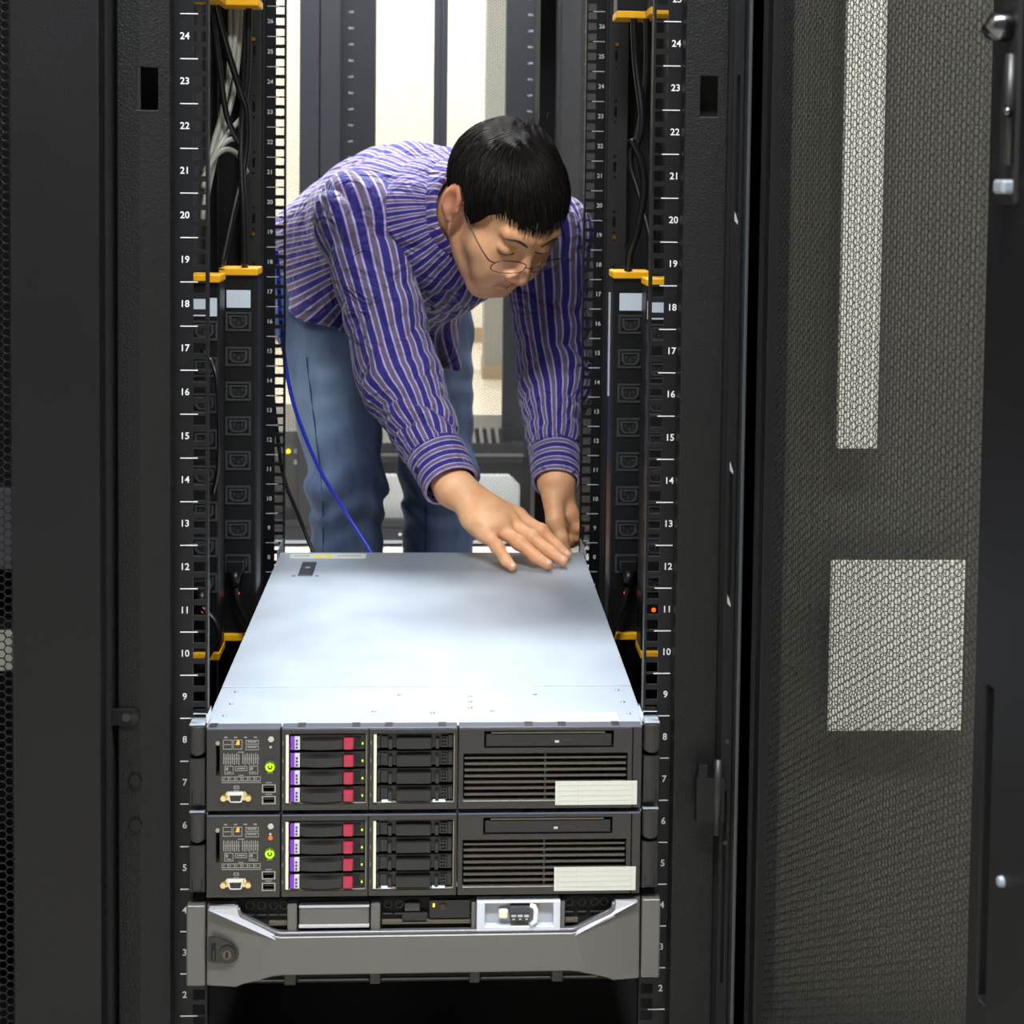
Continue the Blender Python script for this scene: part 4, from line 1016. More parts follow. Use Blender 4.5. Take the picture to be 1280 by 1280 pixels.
# ---- head
def f_head(p):
    q = (p-HC)@HM.T; q = q.copy(); q[:, 0] = np.abs(q[:, 0]); qs = (p-HC)@HM.T
    d = ell(q, (0, -0.010, 0.028), (0.0765, 0.096, 0.0760))
    d = smin(d, ell(q, (0, 0.032, -0.035), (0.061, 0.060, 0.078)), 0.03)
    d = smin(d, cap(q, (0.046, 0.005, -0.060), (0.018, 0.066, -0.098), 0.018, 0.020), 0.03)
    d = smin(d, cap(q, (0, 0.074, -0.098), (0.012, 0.072, -0.099), 0.019, 0.018), 0.02)
    d = smin(d, ell(q, (0.043, 0.056, -0.022), (0.026, 0.028, 0.026)), 0.022)
    d = smin(d, ell(q, (0.026, 0.078, -0.050), (0.030, 0.020, 0.030)), 0.02)
    d = smin(d, cap(q, (0.006, 0.086, 0.033), (0.042, 0.076, 0.036), 0.010, 0.008), 0.014)     # brow
    d = smax(d, -ell(q, (0.031, 0.104, 0.010), (0.020, 0.016, 0.012)), 0.012)                  # socket
    d = smin(d, ell(q, (0.031, 0.079, 0.009), (0.0150, 0.0125, 0.0115)), 0.004)                # lid over eyeball
    d = smin(d, cap(q, (0, 0.090, 0.012), (0, 0.111, -0.028), 0.0085, 0.0115), 0.012)          # nose
    d = smin(d, ell(q, (0.0125, 0.102, -0.032), (0.0085, 0.011, 0.008)), 0.008)
    d = smax(d, -ell(q, (0.0065, 0.106, -0.0415), (0.0035, 0.005, 0.004)), 0.003)
    d = smin(d, cap(q, (0, 0.0965, -0.0595), (0.019, 0.0860, -0.0640), 0.0060, 0.0030), 0.006)  # lips
    d = smin(d, cap(q, (0, 0.0945, -0.0715), (0.016, 0.0860, -0.0680), 0.0068, 0.0032), 0.006)
    d = smax(d, -cap(q, (0, 0.1035, -0.0655), (0.022, 0.0920, -0.0660), 0.0016, 0.0012), 0.004)
    # ears
    e = ell(q, (0.0850, -0.012, 0.002), (0.0095, 0.0190, 0.0330))
    e = smax(e, -ell(q, (0.0965, -0.007, 0.005), (0.0085, 0.0115, 0.0210)), 0.004)
    e = smin(e, ell(q, (0.0830, 0.001, -0.023), (0.0060, 0.0080, 0.0100)), 0.006)
    e = smin(e, ell(q, (0.0830, 0.006, -0.002), (0.0040, 0.0045, 0.0080)), 0.004)
    d = smin(d, e, 0.006)
    # neck into the collar
    nb = SHM + A_*0.015
    d = smin(d, cap(p, tuple(head_w((0, -0.030, -0.035))), tuple(nb), 0.054, 0.062), 0.03)
    return d
Vh, Qh = nets(f_head, HC-0.165, HC+V3(0.155, 0.215, 0.150), 0.0024)
qh = (Vh-HC)@HM.T
rosy = np.zeros(len(Vh), f32)
lip = np.exp(-((qh[:, 2]+0.0655)/0.0075)**2-(qh[:, 0]/0.020)**4)*(qh[:, 1] > 0.08)
earm = np.clip((np.abs(qh[:, 0])-0.074)/0.006, 0, 1)*(np.abs(qh[:, 1]+0.008) < 0.03)
chk = 0.25*np.exp(-((np.abs(qh[:, 0])-0.045)/0.02)**2-((qh[:, 2]+0.025)/0.02)**2)*(qh[:, 1] > 0.03) + 0.22*np.exp(-(qh[:, 0]/0.016)**2-((qh[:, 2]+0.028)/0.014)**2)*(qh[:, 1] > 0.09)
rosy = np.clip(0.65*lip+0.5*earm+chk, 0, 1)

# ---- right hand, palm down on the lid
R_F = {'little': [(0.075, 0.618, 0.5105), (0.093, 0.594, 0.4945), (0.104, 0.578, 0.480), (0.1125, 0.569, 0.4735)],
       'ring':   [(0.092, 0.636, 0.5145), (0.124, 0.606, 0.4985), (0.147, 0.588, 0.482), (0.163, 0.578, 0.474)],
       'middle': [(0.110, 0.655, 0.5180), (0.143, 0.626, 0.5010), (0.168, 0.607, 0.484), (0.186, 0.596, 0.474)],
       'index':  [(0.124, 0.678, 0.5200), (0.158, 0.655, 0.5030), (0.180, 0.640, 0.485), (0.194, 0.631, 0.474)]}
R_R = {'little': (0.0098, 0.0086, 0.0078, 0.0066), 'ring': (0.0112, 0.0098, 0.0088, 0.0074), 'middle': (0.0115, 0.0102, 0.0090, 0.0076), 'index': (0.0112, 0.0100, 0.0088, 0.0074)}
def f_handR(p):
    d = cap(p, EL_R, WR_R, 0.040, 0.0250)
    fa = unit(WR_R-EL_R)
    palm = None
    for k in R_F:
        c = cap(p, WR_R+V3(0.008, -0.002, -0.003)+fa*0.004, R_F[k][0], 0.0205, 0.0125)
        palm = c if palm is None else smin(palm, c, 0.014)
    d = smin(d, palm, 0.02)
    d = smin(d, ell(p, (0.078, 0.640, 0.522), (0.034, 0.032, 0.017)), 0.02)
    fing = None
    for k in R_F:
        j, r = R_F[k], R_R[k]; c = None
        for i in range(3):
            e = cap(p, j[i], j[i+1], r[i], r[i+1]); c = e if c is None else smin(c, e, 0.004)
        c = smin(c, ell(p, j[1], (r[1]*1.08,)*3), 0.006)
        fing = c if fing is None else smin(fing, c, 0.0022)
    d = smin(d, fing, 0.010)
    th = smin(cap(p, (0.058, 0.690, 0.535), (0.100, 0.705, 0.508), 0.018, 0.013), smin(cap(p, (0.100, 0.705, 0.508), (0.126, 0.696, 0.488), 0.0125, 0.0105), cap(p, (0.126, 0.696, 0.488), (0.146, 0.684, 0.476), 0.0105, 0.0085), 0.005), 0.008)
    d = smin(d, th, 0.012)
    for k in ('ring', 'middle', 'index', 'little'):     # tendons
        d = d - 0.0012*np.exp(-(np.maximum(cap(p, WR_R+V3(0.03, -0.01, -0.005), R_F[k][0], 0, 0), 0)/0.020)**2)*np.exp(-((p-V3(*R_F[k][0]))**2).sum(-1)/0.025**2)
    return d
VR, QR = nets(f_handR, (-0.02, 0.555, 0.462), (0.212, 0.735, 0.625), 0.0017)
# ---- left hand, reaching down behind the server to the rear rail
L_F = {'index':  [(0.2080, 0.757, 0.508), (0.2200, 0.757, 0.486), (0.2190, 0.763, 0.470), (0.2120, 0.768, 0.462)],
       'middle': [(0.2085, 0.773, 0.506), (0.2240, 0.776, 0.484), (0.2230, 0.780, 0.464), (0.2140, 0.782, 0.454)],
       'ring':   [(0.2060, 0.789, 0.506), (0.2200, 0.793, 0.484), (0.2200, 0.796, 0.464), (0.2120, 0.797, 0.454)],
       'little': [(0.2020, 0.803, 0.508), (0.2140, 0.808, 0.490), (0.2150, 0.810, 0.474), (0.2090, 0.810, 0.465)]}
def f_handL(p):
    d = cap(p, EL_L, WR_L, 0.040, 0.0235)
    palm = None
    for k in L_F:
        c = cap(p, WR_L+V3(0.002, 0.003, 0.0), L_F[k][0], 0.0200, 0.0120)
        palm = c if palm is None else smin(palm, c, 0.014)
    d = smin(d, palm, 0.02)
    fing = None
    for k in L_F:
        j = L_F[k]; r = (0.0112, 0.0100, 0.0088, 0.0074) if k != 'little' else (0.0098, 0.0086, 0.0078, 0.0066)
        c = None
        for i in range(3):
            e = cap(p, j[i], j[i+1], r[i], r[i+1]); c = e if c is None else smin(c, e, 0.004)
        fing = c if fing is None else smin(fing, c, 0.0022)
    d = smin(d, fing, 0.009)
    th = smin(cap(p, (0.182, 0.748, 0.530), (0.1845, 0.733, 0.502), 0.0165, 0.0135), smin(cap(p, (0.1845, 0.733, 0.502), (0.1935, 0.727, 0.476), 0.0125, 0.0105), cap(p, (0.1935, 0.727, 0.476), (0.2000, 0.729, 0.455), 0.0105, 0.0085), 0.005), 0.008)
    d = smin(d, th, 0.011)
    return d
VL, QL = nets(f_handL, (0.145, 0.700, 0.435), (0.245, 0.840, 0.600), 0.0018)
# ---- trunk, arms and legs under the clothes
KN_R, AN_R = V3(-0.152, 1.105, 0.474), V3(-0.155, 1.165, 0.085)
KN_L, AN_L = V3(0.008, 1.150, 0.478), V3(0.005, 1.205, 0.085)
HJ_R, HJ_L = V3(-0.205, 1.245, 0.815), V3(-0.035, 1.285, 0.815)
def torso(p, grow=0.0, wide=1.42):
    q = p-HIP; L = float(np.linalg.norm(SHM-HIP)); a = q@A_; w = (q@W_)/wide; t = q@T_
    h = np.clip(a/L, -0.12, 1.02)
    tp = np.clip((h-0.70)/0.32, 0, 1); r = 0.118-0.012*np.sin(np.clip(h, 0, 1)*math.pi)+grow-0.030*tp*tp*(3-2*tp)
    arch = 0.042*np.sin(np.clip(h, 0, 1)*math.pi)          # rounded back
    return np.sqrt((a-h*L)**2+w*w+(t-arch)**2)-r
def f_core(p):
    d = torso(p, -0.030, 1.3)
    for (s, e, w) in ((SH_R, EL_R, WR_R), (SH_L, EL_L, WR_L)):
        d = smin(d, smin(cap(p, s, e, 0.046, 0.038), cap(p, e, w, 0.038, 0.024), 0.02), 0.03)
    for (hj, kn, an) in ((HJ_R, KN_R, AN_R), (HJ_L, KN_L, AN_L)):
        d = smin(d, smin(cap(p, hj, kn, 0.068, 0.046), cap(p, kn, an, 0.046, 0.036), 0.02), 0.03)
    return d
VC, QC = nets(f_core, (-0.34, 0.64, 0.03), (0.28, 1.42, 1.08), 0.010)
parts = [(Vh, Qh, rosy), (VR, QR, None), (VL, QL, None), (VC, QC, None)]
# knuckles a little redder
rr = np.zeros(len(VR), f32)
for k in R_F:
    for j in (1, 3): rr = np.maximum(rr, 0.28*np.exp(-((VR-V3(*R_F[k][j]))**2).sum(-1)/0.011**2))
rl = np.zeros(len(VL), f32)
for k in L_F: rl = np.maximum(rl, 0.30*np.exp(-((VL-V3(*L_F[k][1]))**2).sum(-1)/0.012**2))
parts[1] = (VR, QR, rr); parts[2] = (VL, QL, rl)
off = 0; vs, qs, rs = [], [], []
for v, q, r in parts:
    vs.append(v); qs.append(q+off); rs.append(np.zeros(len(v), f32) if r is None else r); off += len(v)
me = np_mesh('person', np.concatenate(vs), np.concatenate(qs)); attr(me, 'rosy', np.concatenate(rs))
person = put('person', me, SKIN, smooth=True)
tag(person, 'man with glasses in striped blue shirt and jeans bending over the server', 'person')

# fingernails
NAIL = mat('fingernail', (236, 190, 164), 0.28)
def nail(tip, prev, up, r):
    d = unit(V3(*tip)-V3(*prev)); u_ = V3(*up); u_ = unit(u_-d*float(u_@d)); s_ = np.cross(d, u_)
    vs, fs = [], []; n, mth_ = 10, 3
    c = V3(*tip)+u_*(r*0.80)-d*0.001
    for j in range(mth_+1):
        rad = 1-j/mth_ if j < mth_ else 0.0
        for k in range(n):
            a = 2*math.pi*k/n; x, y = math.cos(a)*rad, math.sin(a)*rad
            vs.append(c+d*(y*0.0062)+s_*(x*r*0.78)+u_*(0.0016*(1-rad*rad)-0.0018*x*x+0.0004))
    for j in range(mth_):
        for k in range(n): fs.append((j*n+k, j*n+(k+1) % n, (j+1)*n+(k+1) % n, (j+1)*n+k))
    return MB().add(vs, fs)
for k in R_F: put('fingernail', nail(R_F[k][3], R_F[k][2], (-0.1, -0.25, 1.0), R_R[k][3]), NAIL, person, smooth=True)

# ---- shirt
def shirt_material(name, rot=False):
    m, nt, b = nodes_of(name)
    at = nt.nodes.new('ShaderNodeAttribute'); at.attribute_name = 'stripe'
    fr = nt.nodes.new('ShaderNodeMath'); fr.operation = 'FRACT'; nt.links.new(at.outputs['Fac'], fr.inputs[0])
    cr = nt.nodes.new('ShaderNodeValToRGB'); cr.color_ramp.interpolation = 'LINEAR'
    blue, lil, gry = srgb(50, 46, 122), srgb(186, 164, 214), srgb(104, 96, 116)
    el = cr.color_ramp.elements
    stops = [(0.0, blue), (0.40, blue), (0.43, lil), (0.51, lil), (0.54, gry), (0.82, gry), (0.85, lil), (0.93, lil), (0.96, blue)]
    el[0].position = 0; el[0].color = blue; el[1].position = 1.0; el[1].color = blue
    for pos, c in stops[1:]:
        e = el.new(pos); e.color = c
    nt.links.new(fr.outputs[0], cr.inputs[0]); nt.links.new(cr.outputs[0], b.inputs['Base Color'])
    b.inputs['Roughness'].default_value = 0.75; b.inputs['Specular IOR Level'].default_value = 0.25
    b.inputs['Sheen Weight'].default_value = 0.25; b.inputs['Sheen Roughness'].default_value = 0.4
    tc = nt.nodes.new('ShaderNodeTexCoord'); n2 = nt.nodes.new('ShaderNodeTexNoise'); n2.inputs['Scale'].default_value = 900; nt.links.new(tc.outputs['Object'], n2.inputs[0])
    bp = nt.nodes.new('ShaderNodeBump'); bp.inputs['Strength'].default_value = 0.15; bp.inputs['Distance'].default_value = 0.0006
    nt.links.new(n2.outputs[0], bp.inputs['Height'])
    n3 = nt.nodes.new('ShaderNodeTexNoise'); n3.inputs['Scale'].default_value = 17; n3.inputs['Detail'].default_value = 2.5; n3.inputs['Distortion'].default_value = 1.2
    nt.links.new(tc.outputs['Object'], n3.inputs[0])
    ab = nt.nodes.new('ShaderNodeMath'); ab.operation = 'PINGPONG'; ab.inputs[1].default_value = 0.16; nt.links.new(n3.outputs[0], ab.inputs[0])
    b2 = nt.nodes.new('ShaderNodeBump'); b2.inputs['Strength'].default_value = 0.9; b2.inputs['Distance'].default_value = 0.030
    nt.links.new(ab.outputs[0], b2.inputs['Height']); nt.links.new(bp.outputs[0], b2.inputs['Normal']); nt.links.new(b2.outputs[0], b.inputs['Normal'])
    return m
SHIRT = shirt_material('striped_cotton')
PER = 0.0205
CUFF_R0 = WR_R + unit(EL_R-WR_R)*0.062; CUFF_L0 = WR_L + unit(EL_L-WR_L)*0.060
ARMS = [(SH_R, EL_R, CUFF_R0, 0.069, 0.060, 0.0455, 11), (SH_L, EL_L, CUFF_L0, 0.067, 0.058, 0.0400, 23)]
ROOT = [SH_R-W_*0.085-T_*0.004, SH_L+W_*0.085-T_*0.004]
def arm_fold(p, s, e, w, seed):
    """creases running round and along a sleeve; larger near elbow and shoulder"""
    L1 = float(np.linalg.norm(e-s)); L2 = float(np.linalg.norm(w-e))
    d1, d2 = unit(e-s), unit(w-e)
    h1 = np.clip((p-s)@d1, 0, L1); h2 = np.clip((p-e)@d2, 0, L2)
    al = h1+h2
    ref = unit(np.cross(d1, d2)+1e-4)
    side = (p-s)@ref; fr = (p-s)@unit(np.cross(ref, d1))
    ph = al*52+side*44+fr*30+2.6*np.sin(al*19+seed+side*20)+1.8*np.sin(side*38+fr*25+seed*2)
    r1 = 1-np.abs(np.sin(ph*0.5))
    ph2 = al*95-side*55+fr*40+seed+1.3*np.sin(al*40)
    r2 = 1-np.abs(np.sin(ph2*0.5))
    md = 0.55+0.45*np.sin(al*31+side*47+fr*33+seed)*np.sin(al*17-side*29+seed*3)
    amp = 0.0075*md+0.0055*np.exp(-((al-L1)/0.09)**2)*md+0.0045*np.exp(-((al-L1-L2+0.02)/0.05)**2)+0.004*np.exp(-(al/0.08)**2)
    q1 = np.abs(np.sin(ph*0.5))**0.55; q2 = np.abs(np.sin(ph2*0.5))**0.6
    return 1.35*amp*(q1-0.75)+0.0045*(q2-0.75)
def f_arm(p, i):
    s, e, w, r0, r1, r2, seed = ARMS[i]
    d = smin(smin(cap(p, ROOT[i], s, r0*0.95, r0), cap(p, s, e, r0, r1), 0.03), cap(p, e, w, r1, r2), 0.03)
    return d - arm_fold(p, s, e, w, seed)
def f_body(p):
    d = torso(p, 0.008)
    # shoulders and upper chest
    d = smin(d, cap(p, SH_R+A_*(-0.02)-W_*0.035+T_*0.008, SH_L+A_*(-0.02)+W_*0.035+T_*0.008, 0.082, 0.078), 0.05)
    # cloth hanging from the chest and belly
    d = smin(d, cap(p, (0.035, 0.915, 0.872), (-0.035, 1.09, 0.815), 0.066, 0.075), 0.05)
    q = p-(HIP+A_*0.10)
    d = smin(d, cap(p, (-0.030, 1.12, 0.80), (0.006, 1.075, 0.690), 0.062, 0.036), 0.04)
    d = smin(d, cap(p, (-0.16, 1.20, 0.84), (-0.18, 1.18, 0.765), 0.105, 0.085), 0.04)
    t = (p-HIP)
    a = t@A_; w = t@W_; u_ = t@T_
    ph = w*46+a*26+2.0*np.sin(a*15+1)+1.4*np.sin(w*18)
    rg = 1-np.abs(np.sin(ph*0.5))
    ph2 = a*60-w*34+1.7*np.sin(w*22+2)
    rg2 = 1-np.abs(np.sin(ph2*0.5))
    d = d-0.0080*(np.abs(np.sin(ph*0.5))**0.55-0.75)-0.0065*(np.abs(np.sin(ph2*0.5))**0.6-0.75)*np.clip(0.4+a*2.0, 0, 1)
    # neck opening
    nb = SHM+A_*0.055+T_*0.01
    d = smax(d, -cap(p, tuple(SHM+A_*0.03), tuple(head_w((0, -0.03, -0.06))), 0.058, 0.075), 0.012)
    return d
def hem(p):
    # lower edge of the shirt, sloping from the hip down to the front tail
    return 0.742 - p[:, 2] - 0.30*np.clip(p[:, 0]+0.15, -0.1, 0.3) + 0.10*np.clip(p[:, 1]-1.1, -0.1, 0.3) + 0.004*np.sin(p[:, 0]*60)
def f_shirt(p):
    return np.maximum(f_body(p), hem(p))
def f_sleeve(p, i):
    s, e, w, *_r = ARMS[i]; ax = unit(w-e)
    d = f_arm(p, i)
    d = np.where((p-e)@ax > 0, np.maximum(d, (p-w)@ax-0.004), d)
    return d
def ang_coord(p, s, e, r, ref):
    ax = unit(e-s); rf = unit(ref-ax*float(np.dot(ref, ax))); b_ = np.cross(ax, rf); q = p-s
    return np.arctan2(q@b_, q@rf)*r
VS, QS = nets(f_shirt, (-0.345, 0.74, 0.62), (0.295, 1.44, 1.13), 0.0047)
tq = VS-HIP
me = np_mesh('shirt', relax(VS, QS, 1, 0.3), QS); attr(me, 'stripe', np.arctan2((tq@W_)/1.35, (tq@T_)-0.012)*0.150/PER)
shirt = put('shirt', me, SHIRT, person, smooth=True, label='blue, lilac and grey striped long-sleeved shirt')
for i in range(2):
    s_, e_, w_ = ARMS[i][:3]
    pts = np.stack([s_, e_, w_, ROOT[i]])
    v, q = nets(lambda p: f_sleeve(p, i), pts.min(0)-0.10, pts.max(0)+0.10, 0.0042)
    ref = A_
    k = np.clip(0.5+(cap(v, s_, e_, 0.05, 0.05)-cap(v, e_, w_, 0.05, 0.05))/0.06, 0, 1)
    hh = np.clip((v-s_)@unit(e_-s_)/float(np.linalg.norm(e_-s_)), 0, 1)
    c = ang_coord(v, s_-A_*0.085+T_*0.015, e_, 1.0, ref)*(0.058+0.040*(1-hh))*(1-k)+ang_coord(v, e_, w_, 0.058, ref)*k
    me = np_mesh('sleeve', relax(v, q, 1, 0.25), q); attr(me, 'stripe', c/PER)
    put('sleeve', me, SHIRT, shirt, smooth=True)
# cuffs: stripes run round the wrist
def loop_surface(rings, closed=True):
    n = len(rings[0]); vs = [p for r in rings for p in r]; fs = []
    for j in range(len(rings)-1):
        for k in range(n if closed else n-1): fs.append((j*n+k, j*n+(k+1) % n, (j+1)*n+(k+1) % n, (j+1)*n+k))
    return vs, fs
def cuff(e, w, r0, r1, ell_=1.0, length=0.060, flare=0.0, btn=None):
    ax = unit(w-e); u_ = unit(np.cross(ax, V3(0, 0.3, 1))); v_ = np.cross(ax, u_)
    rings, st = [], []; n = 48
    prof = [(-0.006, -0.004), (-0.002, 0.000), (0.002, 0.0015)] + [(0.002+length*k/10, 0.0015) for k in range(1, 11)] + [(0.003+length, 0.0003), (0.002+length, -0.0025), (length*0.6, -0.003)]
    for (s_, dr) in prof:
        t = np.clip(s_/length, 0, 1); r = r0+(r1-r0)*t+dr
        rings.append([w+ax*s_+(u_*math.cos(2*math.pi*k/n)*ell_+v_*math.sin(2*math.pi*k/n))*(r+0.0008*math.sin(3*2*math.pi*k/n+1+s_*40)) for k in range(n)])
        st += [s_/0.0165+0.12]*n
    vs, fs = loop_surface(rings)
    me = MB().add(vs, fs); m_ = bpy.data.meshes.new('cuff'); m_.from_pydata(me.v, [], me.f); m_.update(); attr(m_, 'stripe', st)
    return m_
c = put('cuff', cuff(EL_R, CUFF_R0, 0.0440, 0.0400), SHIRT, shirt, smooth=True)
put('cuff', cuff(EL_L, CUFF_L0, 0.0390, 0.0350), SHIRT, shirt, smooth=True)
BTN = mat('dark_button', (52, 50, 72), 0.25)
def button(pos, nrm, r=0.0052):
    n_ = unit(nrm); p0 = V3(*pos)
    return MB().tube([p0-n_*0.0015, p0+n_*0.0012, p0+n_*0.0018], [r, r, r*0.8], 14)
axr = unit(CUFF_R0-EL_R)
bn = unit(V3(-0.55, -0.75, -0.25)-axr*float(np.dot(V3(-0.55, -0.75, -0.25), axr)))
put('button', button(CUFF_R0+axr*0.030+bn*0.0436, bn), BTN, shirt)
# collar: a stand with a turned-down leaf, open at the throat
NA = unit(HC-(SHM+A_*0.01)); 
cu_ = unit(W_-NA*float(np.dot(W_, NA))); cv_ = np.cross(NA, cu_)
if cv_[2] < 0: cv_ = -cv_
cc = SHM+A_*0.078+T_*0.006
n = 56; rings = []; st = []
prof = [(-0.020, 0.078, 0), (0.008, 0.074, 0.028), (0.022, 0.0725, 0.042), (0.027, 0.0745, 0.047), (0.022, 0.0785, 0.052), (0.004, 0.0840, 0.070), (-0.024, 0.0930, 0.100), (-0.030, 0.0940, 0.106), (-0.033, 0.0920, 0.109)]
for (s_, r, arc) in prof:
    ring = []
    for k in range(n):
        t = -1+2*k/(n-1); a = t*math.pi*0.86           # 0 = nape
        ext = (abs(t) > 0.80)*(abs(t)-0.80)/0.20*0.030*(arc > 0.06)
        ring.append(cc+NA*(s_-ext-0.010*(1-math.cos(a))*0.5)+cv_*math.cos(a)*r*0.98+cu_*math.sin(a)*r*1.0)
        st.append((a*0.075)/PER+0.3)
    rings.append(ring)
vs, fs = loop_surface(rings, False)
m_ = bpy.data.meshes.new('collar'); m_.from_pydata([tuple(v) for v in vs], [], fs); m_.update(); attr(m_, 'stripe', st)
co = put('collar', m_, SHIRT, shirt, smooth=True)
sm = co.modifiers.new('thick', 'SOLIDIFY'); sm.thickness = 0.0016
# buttons down the front, set on the cloth
def to_surface(o, d, fn):
    o = V3(*o); d = unit(d)
    for _ in range(60):
        v = float(fn(o[None])[0])
        if v < 0.0003: break
        o = o+d*max(v*0.7, 0.0005)
    return o
CAM = V3(0.01346, -1.53214, 1.0198)
for tgt in ((-0.004, 0.99, 0.800), (-0.040, 1.03, 0.772)):
    d = unit(V3(*tgt)-CAM); hit = to_surface(V3(*tgt)-d*0.25, d, f_shirt)
    put('button', button(hit, -d, 0.0045), BTN, shirt)

# ---- jeans
def jeans_material():
    m, nt, b = nodes_of('blue_denim')
    tc = nt.nodes.new('ShaderNodeTexCoord')
    at = nt.nodes.new('ShaderNodeAttribute'); at.attribute_name = 'fade'
    n = nt.nodes.new('ShaderNodeTexNoise'); n.inputs['Scale'].default_value = 22; n.inputs['Detail'].default_value = 6
    mp = nt.nodes.new('ShaderNodeMapping'); mp.inputs['Scale'].default_value = (1.6, 1.6, 0.35)
    nt.links.new(tc.outputs['Object'], mp.inputs[0]); nt.links.new(mp.outputs[0], n.inputs[0])
    ad = nt.nodes.new('ShaderNodeMath'); ad.operation = 'MULTIPLY_ADD'; ad.inputs[1].default_value = 0.55; nt.links.new(n.outputs[0], ad.inputs[0]); nt.links.new(at.outputs['Fac'], ad.inputs[2])
    cr = nt.nodes.new('ShaderNodeValToRGB')
    cr.color_ramp.elements[0].position = 0.15; cr.color_ramp.elements[0].color = srgb(52, 66, 108)
    cr.color_ramp.elements[1].position = 1.15 if False else 1.0; cr.color_ramp.elements[1].color = srgb(150, 174, 206)
    nt.links.new(ad.outputs[0], cr.inputs[0]); nt.links.new(cr.outputs[0], b.inputs['Base Color'])
    b.inputs['Roughness'].default_value = 0.85; b.inputs['Specular IOR Level'].default_value = 0.2
    w = nt.nodes.new('ShaderNodeTexNoise'); w.inputs['Scale'].default_value = 700; nt.links.new(tc.outputs['Object'], w.inputs[0])
    bp = nt.nodes.new('ShaderNodeBump'); bp.inputs['Strength'].default_value = 0.25; bp.inputs['Distance'].default_value = 0.0008
    nt.links.new(w.outputs[0], bp.inputs['Height']); nt.links.new(bp.outputs[0], b.inputs['Normal'])
    return m
def f_jeans(p):
    d = None
    for (hj, kn, an, sd) in ((HJ_R, KN_R, AN_R, 3), (HJ_L, KN_L, AN_L, 8)):
        c = smin(cap(p, hj, kn, 0.102, 0.062), cap(p, kn, an+V3(0, 0, -0.01), 0.062, 0.066), 0.03)
        kz = p[:, 2]-kn[2]
        ph = p[:, 2]*95+p[:, 0]*50*math.sin(sd)+p[:, 1]*40+2*np.sin(p[:, 0]*40+sd)+1.5*np.sin(p[:, 2]*30)
        c = c-(0.0040*np.exp(-(kz/0.07)**2)+0.0045*np.exp(-((p[:, 2]-0.16)/0.09)**2)+0.0030*np.exp(-((p[:, 2]-0.74)/0.06)**2)+0.0008)*np.sin(ph)
        d = c if d is None else smin(d, c, 0.02)
    d = smin(d, ell(p, tuple(HIP+V3(0.0, 0.01, -0.015)), (0.165, 0.115, 0.105)), 0.04)
    return np.maximum(d, 0.045-p[:, 2])
VJ, QJ = nets(f_jeans, (-0.34, 0.98, 0.035), (0.16, 1.43, 0.985), 0.0056)
fade = np.zeros(len(VJ), f32)
for (hj, kn, an) in ((HJ_R, KN_R, AN_R), (HJ_L, KN_L, AN_L)):
    mid = (hj*0.55+kn*0.45)
    fade = np.maximum(fade, 0.80*np.exp(-((VJ[:, 0]-mid[0])/0.060)**2-((VJ[:, 2]-0.66)/0.13)**2)*(VJ[:, 1] < mid[1]+0.03))
    fade = np.maximum(fade, 0.20*np.exp(-((VJ[:, 0]-kn[0]-0.02)/0.05)**2-((VJ[:, 2]-0.40)/0.12)**2))
me = np_mesh('jeans', VJ, QJ); attr(me, 'fade', fade)
jeans = put('jeans', me, jeans_material(), person, smooth=True, label='faded blue denim jeans')
# side seams
SEAM = mat('seam_thread', (34, 42, 70), 0.8)
for (hj, kn, an, sx) in ((HJ_R, KN_R, AN_R, -0.6), (HJ_L, KN_L, AN_L, -0.35)):
    pts = []
    for z in np.linspace(0.70, 0.10, 26):
        tgt = V3(np.interp(z, [an[2], kn[2], hj[2]], [an[0], kn[0], hj[0]])+sx*0.062, 1.0, z)
        h_ = to_surface(tgt, (0, 1, 0), f_jeans)
        pts.append(h_)
    put('seam', MB().tube([tuple(q) for q in pts], 0.0012, 5), SEAM, jeans)
# shoes
SHOE = mat('black_shoe_leather', (30, 28, 27), 0.35)
def f_shoe(p, an):
    c = an+V3(0, -0.045, -0.045)
    d = smin(ell(p, tuple(c+V3(0, 0, 0)), (0.048, 0.135, 0.042)), cap(p, tuple(an+V3(0, 0.01, 0)), tuple(an+V3(0, 0, -0.05)), 0.045, 0.050), 0.03)
    return np.maximum(d, 0.002-p[:, 2])
for an in (AN_R, AN_L):
    v, q = nets(lambda p: f_shoe(p, an), an+V3(-0.08, -0.20, -0.09), an+V3(0.08, 0.11, 0.06), 0.005)
    put('shoe', np_mesh('shoe', v, q), SHOE, person, smooth=True)

# ---- hair
def hairline(q):
    return np.interp(q[:, 1], [-0.11, -0.06, -0.032, -0.012, 0.010, 0.024, 0.036, 0.052, 0.066, 0.11], [-0.070, -0.062, -0.045, 0.036, 0.034, -0.006, 0.012, 0.052, 0.060, 0.056])
def f_hair(p):
    q = (p-HC)@HM.T
    d = ell(q, (0, -0.014, 0.030), (0.0880, 0.1060, 0.0790))
    d = smin(d, ell(q, (-0.010, -0.050, 0.064), (0.056, 0.052, 0.040)), 0.03)
    lens = np.sin(q[:, 0]*260+6*np.sin(q[:, 1]*40)+q[:, 2]*60)*np.sin(q[:, 0]*90+q[:, 1]*70)
    d = d-0.0014*lens
    hl = hairline(q)+0.004*np.sin(q[:, 0]*420)+0.006*np.sin(q[:, 0]*130+1)
    return smax(d, (hl-q[:, 2])*0.85, 0.006)
VHr, QHr = nets(f_hair, HC-0.155, HC+0.165, 0.0030)
WH = unit(V3(-0.10, -0.42, 0.90))               # whorl
rs_ = np.random.RandomState(5)
sv, sq = [VHr], [QHr]; off = len(VHr)
